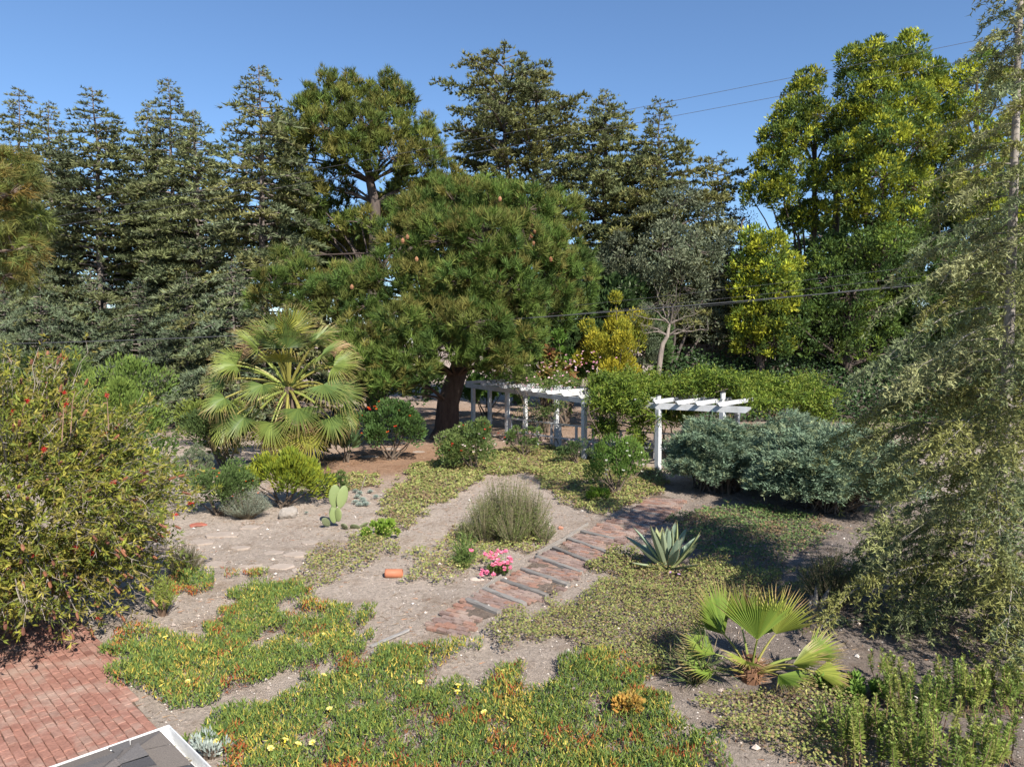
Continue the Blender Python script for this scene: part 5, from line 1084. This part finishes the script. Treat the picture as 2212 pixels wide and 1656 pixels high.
def big_trunk(t_):
    rg = np.random.default_rng(3); m = MB(); m.tube([(0, 0, -.1), (0, 0, .8), (.05, 0, 1.8), (.05, 0, 3.0)], [.36, .30, .30, .24], 12, (.13, .095, .075))
    n = 500; a = rg.uniform(0, 6.28, n); z = rg.uniform(.1, 3.0, n); m.needles(np.c_[np.cos(a)*.28, np.sin(a)*.28, z], np.c_[np.cos(a), np.sin(a), rg.uniform(-1.4, .6, n)], rg.uniform(.15, .4, n), .05, pick(rg, [(.17, .12, .085), (.12, .085, .06), (.22, .13, .075)], n), rg)
    m.build('trunk', M_BARK, t_)
pb_ = G(622, 985); loc = np.array([PXW(622-1106, 25.2), 25.2, 0.0])
# azimuth -90 faces the camera, 0 is right, 180 left
FR = [(-97, -40, 1.75, 1.20, -66, 0), (-62, -22, 1.75, 1.15, -58, 8), (-42, -50, 2.05, 1.15, -72, 6), (-132, -30, 1.95, 1.15, -42, -15), (-152, -30, 2.3, 1.2, -48, -28), (-176, 6, 2.2, 1.15, -8, -40), (168, 16, 2.0, 1.1, 4, -45), (-10, -4, 1.9, 1.2, -30, 35), (-14, 22, 1.9, 1.2, 10, 40),
      (-112, 6, 1.3, 1.1, -35, -10), (-84, 40, 1.35, 1.15, 40, 0), (-30, 50, 1.7, 1.15, 45, 25), (-146, 52, 1.7, 1.2, 48, -25), (-98, 72, 1.9, 1.25, 78, 0), (-50, 76, 1.95, 1.2, 82, 10), (90, 78, 2.0, 1.2, 80, 0), (155, 62, 1.9, 1.15, 60, -20), (25, 58, 1.8, 1.15, 55, 20), (60, 20, 1.8, 1.1, 0, 10), (120, 20, 1.8, 1.1, 0, -10), (8, -24, 2.0, 1.15, -45, 20), (-165, -44, 2.1, 1.1, -60, -15), (100, -10, 1.8, 1.1, -20, 0), (-36, 4, 1.9, 1.2, -28, 20), (-150, 24, 1.9, 1.1, -2, -25)]
BL.append(fan_blade(5, arc=math.radians(190), split=.42, cols=[(.24, .16, .085), (.30, .20, .11)], droop=.6, brown=.6))
FR = [f[:3]+(f[3]*.9,)+f[4:]+(k % 4,) for k, f in enumerate(FR)]+[(-108, -58, 1.7, 1.0, -75, -5, 2), (-78, -52, 1.9, 1.0, -70, 5, 2), (-25, -30, 2.1, 1.0, -50, 18, 1), (-142, -8, 2.2, 1.0, -25, -22, 1), (-165, 28, 1.9, 1.0, 20, -35, 0), (-20, 38, 1.8, 1.0, 30, 28, 3), (-75, 58, 1.6, 1.0, 62, 5, 3), (-112, 58, 1.6, 1.0, 60, -8, 1), (180, -16, 2.2, 1.0, -30, -20, 2)]+[(-70, -62, 1.5, 1.0, -80, 10, 4), (-125, -60, 1.6, 1.0, -80, -10, 4), (165, 42, 1.8, .9, 40, -30, 4), (-20, -62, 1.5, .95, -82, 10, 4), (20, 40, 1.9, .9, 35, 20, 4)]
palm('fan_palm', 'large fan palm with yellow-green leaves left of the big pine', loc, FR, BL, None, big_trunk, 3.0)
BS = [fan_blade(s, nseg=26, arc=math.radians(104), split=.55, cols=c, droop=.06, brown=.3, cup=.35) for s, c in [(11, [(.14, .20, .035), (.18, .23, .04)]), (12, [(.11, .17, .03), (.14, .20, .035)]), (13, [(.20, .22, .04), (.17, .20, .035)])]]
def small_trunk(t_):
    rg = np.random.default_rng(4); m = MB(); m.tube([(0, 0, -.05), (0, 0, .15), (0, 0, .35)], [.14, .13, .07], 8, (.16, .085, .05))
    n = 160; a = rg.uniform(0, 6.28, n); m.needles(np.c_[np.cos(a)*.1, np.sin(a)*.1, rg.uniform(.02, .3, n)], np.c_[np.cos(a), np.sin(a), rg.uniform(-.2, 1.2, n)], rg.uniform(.1, .3, n), .02, pick(rg, [(.24, .13, .07), (.30, .19, .11)], n), rg); m.build('trunk', M_BARK, t_)
FS = [(-92, 62, .52, .80, 80, 0), (160, 46, .58, .74, 66, -22), (22, 42, .55, .70, 60, 22), (175, 16, .50, .58, 30, -18), (-168, -2, .55, .58, 18, -15), (-30, 14, .55, .50, 26, 15), (-8, 12, .75, .55, 28, 18), (-60, 6, .45, .48, 0, 10), (-18, 2, .80, .50, -6, 15), (100, 56, .5, .65, 62, 0), (60, 30, .5, .58, 30, 20), (-120, 30, .40, .42, 14, -12), (140, 40, .5, .6, 45, -20)]
palm('small_fan_palm', 'small stemless fan palm in the foreground right of the path', GH(1622, 1462), FS, BS, None, small_trunk, .22)

# ---------------------------------------------------------------- agave beside the path
def agave():
    rg = np.random.default_rng(41); t_ = thing('agave', 'blue-green agave rosette with pointed leaves beside the brick path', 'agave', GH(1443, 1228))
    def leaf(L, Wd, col, bend, tipc=(.12, .07, .04)):
        m = MB(); n = 11; s = np.linspace(0, 1, n); hw = Wd*.5*np.interp(s, [0, .12, .45, .75, .93, 1], [.72, .62, 1, .68, .22, .01]); P = np.stack([L*s*np.cos(bend*s*.5), 0*s, L*s*np.sin(bend*s*.5)], 1)
        V = []; C_ = []
        for k in range(n):
            th = .05*L*(1-s[k])**.7+.004; 
            for y, z in ((-1, .30), (-.5, .07), (0, 0), (.5, .07), (1, .30), (.45, -.45*th/max(hw[k], .01)), (-.45, -.45*th/max(hw[k], .01))):
                V.append(P[k]+[0, y*hw[k], z*hw[k]]); e = abs(y) > .9
                cc = np.array(col)*(1.0 if not e else 1.25)*rg.normal(1, .025); C_.append(cc if s[k] < .97 else np.array(tipc))
        F = [[k*7+j, k*7+(j+1) % 7, k*7+7+(j+1) % 7, k*7+7+j] for k in range(n-1) for j in range(7)]
        m.add(V, np.array(F)[:, ::-1], np.clip(np.array(C_), 0, 1))
        ks = np.linspace(.1, .92, 22); sp = []
        for sg in (-1, 1):
            x = np.stack([np.interp(ks, s, P[:, 0]), sg*np.interp(ks, s, hw), np.interp(ks, s, P[:, 2])+.30*np.interp(ks, s, hw)], 1); m.needles(x, np.tile([.3, sg, .2], (22, 1)), .022, .016, np.tile([.22, .17, .09], (22, 1)), rg)
        return m.mesh('leaf', M_GLOSS)
    var = [leaf(1.0, .23, c, b_) for c, b_ in [((.24, .28, .17), .25), ((.19, .25, .175), .12), ((.27, .30, .135), .4), ((.20, .26, .18), -.1)]]; yel = leaf(1.0, .18, (.34, .29, .05), .3)
    k = 0
    for ring, (n, el, L) in enumerate([(4, 83, .80), (6, 70, .92), (6, 55, .98), (6, 36, .98), (4, 14, .9)]):
        for j in range(n):
            az = 6.283*j/n+ring*.9+rg.normal(0, .12); e = math.radians(el+rg.normal(0, 5)); l_ = L*rg.uniform(.86, 1.1)
            o = child('leaf', yel if (ring == 3 and j == 6) else var[(j+ring) % 4], t_, (math.cos(az)*.06, math.sin(az)*.06, .03), (0, -e, az), (l_, l_*rg.uniform(.85, 1.1), l_)); k += 1
    rgm = MB()
    dry = leaf(.9, .10, (.26, .22, .18), -.2)
    for az in (2.6, 3.1, 3.6, 2.9): child('dry_leaf', dry, t_, (0, 0, .03), (rg.normal(0, .3), -.02, az+rg.normal(0, .1)), (1, 1, 1))
agave()

# ---------------------------------------------------------------- prickly pear and rosettes
t_ = thing('prickly_pear', 'prickly pear cactus with upright flat pads in the bare bed', 'cactus', GH(722, 1138))
def pad(a, b_, col):
    import bmesh
    bm = bmesh.new(); bmesh.ops.create_icosphere(bm, subdivisions=3, radius=1); V = np.array([v.co[:] for v in bm.verts]); F = np.array([[v.index for v in f.verts] for f in bm.faces]); bm.free()
    w_ = 1-.22*(-V[:, 2]).clip(0, 1)**2; V = V*np.c_[a*w_, np.full(len(V), .028+.0*a), np.full(len(V), b_)]+[0, 0, b_]
    m = MB(); m.add(V, F, col); rg = np.random.default_rng(int(a*1000)); k = rg.integers(0, len(V), 60); P = V[k]; m.needles(P, np.c_[rg.normal(0, .3, 60), np.sign(P[:, 1])+.01, rg.normal(.1, .3, 60)], .022, .006, np.tile([.5, .46, .34], (60, 1)), rg)
    return m.mesh('pad', M_GLOSS)
PG = (.20, .25, .10)
for a, b_, x, y, z, rx, ry, rz, col in [(.11, .21, 0, 0, .10, 0, -.05, .3, PG), (.105, .19, .10, -.02, .14, .1, .12, -.4, (.22, .27, .105)), (.15, .29, .02, 0, .48, -.05, .02, .35, PG), (.14, .29, .15, -.03, .48, .06, .22, .55, (.23, .28, .115)), (.09, .15, -.12, .02, .03, .2, -.7, .5, (.13, .15, .08)), (.10, .15, .20, -.05, .02, 1.1, .9, .3, (.16, .19, .09)),
                                         (.11, .15, .42, -.1, .01, 1.2, .9, .8, (.15, .18, .09)), (.10, .14, .62, -.1, .01, 1.1, .7, 1.8, (.17, .20, .10)), (.09, .14, -.10, .1, .28, .3, -.4, 1.2, (.15, .19, .10))]:
    child('pad', pad(a, b_, col), t_, (x, y, z), (rx, ry, rz))
def rosette_mesh(seed, n, R, cols):
    rg = np.random.default_rng(seed); m = MB(); k = np.arange(n); az = k*2.4; el = np.interp(k, [0, n], [1.4, .1]); D_ = np.c_[np.cos(az)*np.cos(el), np.sin(az)*np.cos(el), np.sin(el)]
    m.leaves(np.tile([0, 0, .01], (n, 1)), D_, R*np.interp(k, [0, n], [.6, 1]), R*.34, pick(rg, cols, n, .1), rg, N=np.tile([0, 0, 1.], (n, 1)), fold=-.2, mid=.65); return m.mesh('rosette', M_LEAF)
RC = [(.27, .32, .27), (.24, .29, .25), (.30, .33, .29)]
for grp, lab, pts in [('rosettes in the bare bed', 'cluster of pale grey-green succulent rosettes right of the cactus', [(768, 1062, .14), (777, 1066, .16), (772, 1072, .15), (783, 1078, .16), (768, 1086, .17), (776, 1090, .15), (790, 1088, .18), (786, 1083, .14)]), ('rosettes in the bare bed', 'small group of grey rosettes behind the succulent cluster', [(800, 1062, .14), (812, 1074, .15), (765, 1044, .13), (757, 1048, .12)]), ('rosettes in the bare bed', 'single grey-green rosette near the golden bush', [(681, 1070, .15)]), ('rosettes in the bare bed', 'small dark rosette in front of the boulder', [(662, 1110, .08)])]:
    p = GH(*pts[0][:2]); t_ = thing('succulent', lab, 'succulent', p, 0, grp)
    for j, (px, py, R) in enumerate(pts):
        q = GH(px, py)-p; child('rosette', rosette_mesh(800+j, 26, R, RC), t_, q+[0, 0, .03], (0, 0, j*1.1))

# ---------------------------------------------------------------- ice plant
IP1 = [[(215, 1455), (255, 1400), (330, 1378), (375, 1382), (430, 1388), (445, 1372), (470, 1345), (462, 1332), (500, 1305), (522, 1275), (575, 1265), (680, 1262), (700, 1278), (650, 1300), (700, 1310), (730, 1315), (770, 1340), (790, 1318), (825, 1335), (812, 1355), (770, 1360), (725, 1378), (760, 1385), (812, 1372), (822, 1398), (775, 1418), (705, 1432), (640, 1455), (560, 1488), (470, 1512), (370, 1528), (295, 1524), (290, 1500), (245, 1475)]]
IP1h = [[(560, 1362), (612, 1355), (640, 1375), (690, 1380), (670, 1405), (610, 1408), (585, 1385)], [(600, 1298), (650, 1292), (680, 1312), (690, 1340), (650, 1350), (625, 1325)]]
IP2 = [[(405, 1610), (440, 1560), (500, 1545), (600, 1505), (700, 1468), (800, 1428), (860, 1405), (950, 1397), (1010, 1402), (990, 1428), (962, 1448), (965, 1478), (1020, 1485), (1060, 1500), (1065, 1475), (1075, 1450), (1115, 1440), (1140, 1462), (1135, 1490), (1235, 1490), (1250, 1470), (1235, 1440), (1260, 1425), (1320, 1415), (1400, 1425), (1425, 1470), (1400, 1500), (1440, 1535), (1425, 1565), (1500, 1590), (1560, 1640), (1600, 1700), (1000, 1720), (470, 1720)]]
IP2h = [[(930, 1455), (960, 1445), (965, 1475), (935, 1482)], [(1330, 1545), (1350, 1535), (1365, 1590), (1340, 1580)]]
IP3 = [[(372, 1262), (400, 1235), (470, 1245), (455, 1270), (410, 1290)], [(500, 1238), (560, 1232), (575, 1248), (520, 1255)]]
def ice(seed, polys, holes, dens, red_bias, name, label):
    rg = np.random.default_rng(seed); P = scatter(rg, polys, dens, .16, holes); n = len(P); x, y = P[:, 0], P[:, 1]
    dead = vnoise(x, y, .55, 51)*.6+vnoise(x, y, .22, 52)*.4
    red = vnoise(x, y, .6, 53)*.55+vnoise(x, y, .2, 54)*.45+red_bias
    lum = .07+.16*vnoise(x, y, .45, 55)+.05*vnoise(x, y, .15, 56)
    keep = ~((dead > .66) & (rg.random(n) < .75)); P, x, y, red, lum, dead = P[keep], x[keep], y[keep], red[keep], lum[keep], dead[keep]; n = len(P)
    k = 3; idx = np.repeat(np.arange(n), k); N_ = n*k
    C_ = pick(rg, [(.125, .185, .040), (.160, .22, .045), (.10, .155, .043), (.22, .245, .05), (.08, .135, .042)], N_, .16)
    isred = rg.random(N_) < np.clip((red[idx]-.64)*4, 0, .7); isyel = rg.random(N_) < np.clip((vnoise(P[idx, 0], P[idx, 1], .7, 57)-.35)*.6, .04, .32)
    C_[isyel] = pick(rg, [(.46, .37, .07), (.50, .34, .08), (.40, .36, .08)], int(isyel.sum()), .15)
    C_[isred] = pick(rg, [(.34, .10, .035), (.28, .075, .03), (.38, .17, .05)], int(isred.sum()), .15)
    z = hgt(x, y)[idx]+lum[idx]*rg.random(N_)**.6
    B = np.c_[P[idx]+rg.normal(0, .018, (N_, 2)), z]; D_ = unit(rg.normal(0, .48, (N_, 3))*[1, 1, .4]+[0, 0, .85]); L = rg.uniform(.04, .085, N_)
    S = perp(D_, rg); S2 = np.cross(D_, S); w_ = rg.uniform(.0065, .0105, N_)[:, None]; bend = D_*L[:, None]+S*(L*.18)[:, None]
    V = np.stack([B+S*w_, B-S*w_*.5+S2*w_*.87, B-S*w_*.5-S2*w_*.87, B+bend], 1).reshape(-1, 3)
    f = np.array([[0, 1, 3], [1, 2, 3], [2, 0, 3]]); F = (np.arange(N_)[:, None, None]*4+f[None]).reshape(-1, 3)
    m = MB(); m.add(V, F, np.repeat(C_, 4, 0))
    dm = dead > .60; Pd = np.c_[P[dm], hgt(x[dm], y[dm])+.03]; Pd = np.repeat(Pd, 4, 0); q = len(Pd); m.needles(Pd+rg.normal(0, .03, (q, 3))*[1, 1, .4], rdirs(rg, q)+[0, 0, .2], rg.uniform(.06, .14, q), .009, pick(rg, [(.21, .18, .165), (.27, .24, .22), (.14, .11, .10), (.26, .10, .05)], q), rg)
    o = m.build(name, M_LEAF); tag(o, label, 'ice plant', kind='stuff'); print(name, len(F)); return o
ip1 = ice(901, IP1, IP1h, 900, 0, 'ice_plant', 'ice plant carpet between the brick patio and the bare dirt')
ip2 = ice(902, IP2, IP2h, 1000, .02, 'ice_plant', 'large ice plant carpet filling the bottom middle foreground')
ip3 = ice(903, IP3, [], 600, .22, 'ice_plant', 'small reddish ice plant patch beside the bottlebrush')
rg = np.random.default_rng(905); m = MB()
for ring, (n_, el, R) in enumerate([(26, .25, .048), (22, .6, .042), (16, 1.0, .032)]):
    az = np.arange(n_)*6.283/n_+ring; m.leaves(np.zeros((n_, 3)), np.c_[np.cos(az)*math.cos(el), np.sin(az)*math.cos(el), np.full(n_, math.sin(el))], R, .014, pick(rg, [(.80, .74, .26), (.82, .78, .42), (.78, .66, .14)], n_, .05), rg)
m.tube([(0, 0, -.03), (0, 0, .004), (0, 0, .012)], [.012, .014, .004], 8, (.62, .50, .05)); fmesh = m.mesh('flower', M_PETAL)
for par, pts in ((ip1, [(943/2038*590+368, 1385)] and [(697, 1379), (718, 1397), (407, 1485), (325, 1476), (358, 1390)]), (ip2, [(700, 1470), (908, 1485), (988, 1508), (713, 1548), (617, 1613), (645, 1620), (585, 1635), (437, 1622), (468, 1628), (675, 1618), (1046, 1548), (1195, 1405 + 85), (990, 1495), (1085, 1462)])):
    for px, py in pts:
        p = G(px, py+8); child('flower', fmesh, par, (p[0], p[1], float(hgt(p[0], p[1]))+.17), (-.35+rg.normal(0, .15), rg.normal(0, .15), rg.uniform(0, 6)), (.95,)*3)

# ---------------------------------------------------------------- scented ground cover (small round leaves)
GC = [[(640, 1240), (690, 1185), (760, 1165), (840, 1168), (855, 1195), (820, 1222), (760, 1232), (700, 1262), (650, 1262)],
      [(815, 1112), (830, 1078), (880, 1030), (900, 1005), (990, 985), (1090, 972), (1180, 965), (1260, 985), (1330, 1010), (1425, 1018), (1450, 1050), (1380, 1088), (1300, 1112), (1225, 1092), (1195, 1060), (1150, 1025), (1060, 1022), (1000, 1055), (975, 1075), (920, 1098), (905, 1125), (870, 1142), (828, 1140)],
      [(868, 1238), (905, 1205), (985, 1160), (1000, 1140), (1095, 1165), (1165, 1160), (1175, 1180), (1115, 1190), (1040, 1222), (975, 1255), (905, 1262)],
      [(1282, 1222), (1330, 1195), (1380, 1188), (1420, 1235), (1520, 1215), (1600, 1215), (1690, 1240), (1700, 1290), (1620, 1330), (1520, 1330), (1500, 1400), (1430, 1440), (1290, 1425), (1230, 1395), (1220, 1330), (1235, 1292), (1320, 1262)],
      [(1020, 1392), (1060, 1360), (1130, 1330), (1205, 1302), (1235, 1330), (1235, 1395), (1180, 1388), (1128, 1392), (1115, 1425), (1075, 1428), (1045, 1412)],
      [(1450, 1120), (1520, 1098), (1640, 1092), (1780, 1120), (1800, 1180), (1720, 1200), (1690, 1235), (1600, 1212), (1520, 1205), (1470, 1165)],
      [(1485, 1545), (1560, 1490), (1690, 1478), (1830, 1490), (1870, 1560), (1880, 1700), (1720, 1690), (1640, 1610), (1540, 1590)],
      [(738, 1040), (770, 1022), (820, 1030), (815, 1052), (770, 1058), (742, 1055)]]
GCC = [(.21, .225, .065), (.26, .265, .085), (.165, .19, .055), (.30, .28, .105), (.25, .185, .09), (.19, .23, .07)]
def cover(seed, polys, dens, cols, name, label, L=.042, hz=(.05, .20)):
    rg = np.random.default_rng(seed); P = scatter(rg, polys, dens, .2); n = len(P); x, y = P[:, 0], P[:, 1]; h_ = hz[0]+(hz[1]-hz[0])*vnoise(x, y, .5, 61)+.05*vnoise(x, y, .17, 62)
    far = np.clip(y/13, .85, 1.9); z = hgt(x, y)+h_*rg.random(n)**.5; m = MB()
    pat = vnoise(x, y, .8, 63)*.6+vnoise(x, y, .25, 64)*.4; C_ = pick(rg, cols, n, .17); br = rg.random(n) < np.clip((pat-.52)*2.2, .06, .7); C_[br] = pick(rg, [(.20, .14, .085), (.24, .16, .09), (.17, .11, .075), (.21, .18, .08)], int(br.sum()), .18)
    m.leaves(np.c_[x, y, z], np.c_[rg.normal(0, 1, (n, 2)), rg.normal(.1, .3, n)], L*far*rg.uniform(.7, 1.3, n), L*.95*far*rg.uniform(.7, 1.2, n), C_, rg, N=rdirs(rg, n)*.6+[0, -.25, .9], fold=-.12, mid=.5)
    k = n//5; i_ = rg.integers(0, n, k); m.needles(np.c_[x[i_], y[i_], hgt(x[i_], y[i_])+.01], rg.normal(0, .5, (k, 3))*[1, 1, .5]+[0, 0, .5], rg.uniform(.06, .2, k), .007*far[i_], pick(rg, [(.22, .13, .085), (.26, .18, .11), (.19, .10, .08)], k), rg)
    o = m.build(name, M_LEAF); tag(o, label, 'ground cover', kind='stuff'); print(name, n*2+k); return o
labs = ['olive ground cover patch below the bright herb', 'large olive ground cover sweep in front of the pergola', 'olive ground cover around the pink flowers', 'olive ground cover between agave and small palm', 'brownish ground cover at the lower end of the brick path', 'shaded green ground cover under the junipers', 'light green ground cover in the right foreground below the small palm', 'small olive ground cover patch behind the cactus']
for k, (pl_, lab) in enumerate(zip(GC, labs)):
    cover(910+k, [pl_], 1300 if k in (3, 4, 6) else 560, GCC if k != 5 else [(.075, .12, .04), (.10, .15, .05), (.13, .17, .06)], 'ground_cover', lab, hz=(.06, .26) if k in (3, 4, 6) else (.05, .2))
rg = np.random.default_rng(930); m = MB(); P = np.array([G(px, py)+[0, 0, .2] for px, py in [(1447, 1258), (1466, 1262), (1035, 1130), (1040, 1136), (1030, 1142), (1080, 1020), (1120, 1002), (1190, 985), (1230, 1035)]]); blossoms(m, rg, P, .03, [(.36, .16, .60), (.5, .3, .6)], 5)
tag(m.build('violet_flowers', M_PETAL), 'tiny violet flowers dotted through the ground cover', 'flowers', kind='stuff')

# ---------------------------------------------------------------- upright spurge plants, bottom right
SP = [(.18, .24, .05), (.22, .28, .06), (.14, .20, .045), (.25, .28, .07)]
def spurge(seed, px, py, rx, ry, n, h, label):
    r = np.random.default_rng(seed); p = GH(px, py); wd = MB(); lf = MB()
    for k in range(n):
        a = r.uniform(0, 6.28); q = math.sqrt(r.random()); b0 = np.array([math.cos(a)*q*rx*.8, math.sin(a)*q*ry*.8, -.02]); H_ = 1.25*h*r.uniform(.65, 1.1); tip = b0+[r.normal(0, .07)+math.cos(a)*q*.08, r.normal(0, .07)+math.sin(a)*q*.08, H_]
        s = np.linspace(0, 1, 5)[:, None]; B = b0+(tip-b0)*s+r.normal(0, .012, (5, 3)); wd.tube(B, [.007, .006, .005, .005, .003], 4, pick(r, [(.22, .13, .09), (.17, .12, .08), (.20, .18, .07)], 1)[0])
        m = 75; u = r.uniform(.42, 1.02, m); P = np.stack([np.interp(u, s[:, 0], B[:, j]) for j in range(3)], 1); az = np.arange(m)*2.4; el = np.interp(u, [.42, 1], [-.1, .85])
        D_ = np.c_[np.cos(az)*np.cos(el), np.sin(az)*np.cos(el), np.sin(el)]; cc = pick(r, SP, 1, .1)[0]
        lf.leaves(P, D_, .062*np.interp(u, [.42, .7, 1], [.8, 1, .7]), .020, np.clip(cc*r.normal(1, .13, (m, 1)), .004, 1), r, N=np.tile([0, 0, 1.], (m, 1)))
    return tree_thing('spurge_plant', label, 'plant', p, wd, lf, M_LEAF, trunk='stems', crown='foliage', barkm=M_TWIG, group='upright spurge plants bottom right')
for k, (px, py, rx, ry, n, h, lab) in enumerate([(1905, 1655, .55, .4, 46, .55, 'leafy green spurge clump left of the others at the bottom right'), (1905, 1470, .12, .1, 5, .42, 'lone thin spurge stem standing apart on the dark soil'), (1985, 1580, .45, .4, 42, .55, 'tall spurge clump in the middle of the bottom right group'), (2060, 1690, .55, .35, 46, .60, 'spurge clump cut by the bottom edge'), (2085, 1520, .38, .3, 38, .50, 'dark spurge clump behind the others'), (2185, 1530, .3, .3, 26, .52, 'spurge clump at the right picture edge'), (2170, 1660, .35, .4, 22, .55, 'sparse bare-stemmed spurge in the bottom right corner'), (1860, 1600, .3, .25, 18, .4, 'short spurge shoots next to the ground cover'), (1940, 1520, .28, .2, 16, .42, 'small spurge group behind the leafy clump')]): spurge(940+k, px, py, rx, ry, n, h, lab)
shrub('silver_plant', 'silvery grey plant beside the roof gutter', 'plant', GH(452, 1640), 951, .22, .2, .22, 420, .055, .012, [(.30, .35, .31), (.36, .40, .36)], lumps=8, up=1.0)
shrub('orange_succulent', 'orange-tinged dry succulent in the ice plant at the lower right', 'succulent', GH(1362, 1548), 952, .22, .2, .28, 500, .05, .028, [(.40, .24, .05), (.36, .17, .05), (.26, .22, .06)], lumps=8)
spike_shrub('dry_iris', 'clump of grey-green blades in the shade left of the small palm', 'plant', GH(1500, 1465), 953, .42, .3, .55, 60, [(.09, .12, .045), (.12, .14, .05), (.25, .20, .12)], nl=5, L=.24, Wd=.022, start=.05, stem=(.12, .13, .05))
spike_shrub('green_blades', 'small tuft of upright green blades right of the ground cover', 'plant', GH(1770, 1580), 954, .10, .1, .42, 16, [(.16, .22, .05)], nl=6, L=.12, Wd=.018, start=.05, stem=(.12, .17, .05))
shrub('broad_leaf_weed', 'fresh green leafy weed patch under the small palm on its right', 'weed', GH(1850, 1500), 955, .55, .4, .22, 900, .07, .035, [(.11, .19, .035), (.14, .22, .045)], lumps=10)
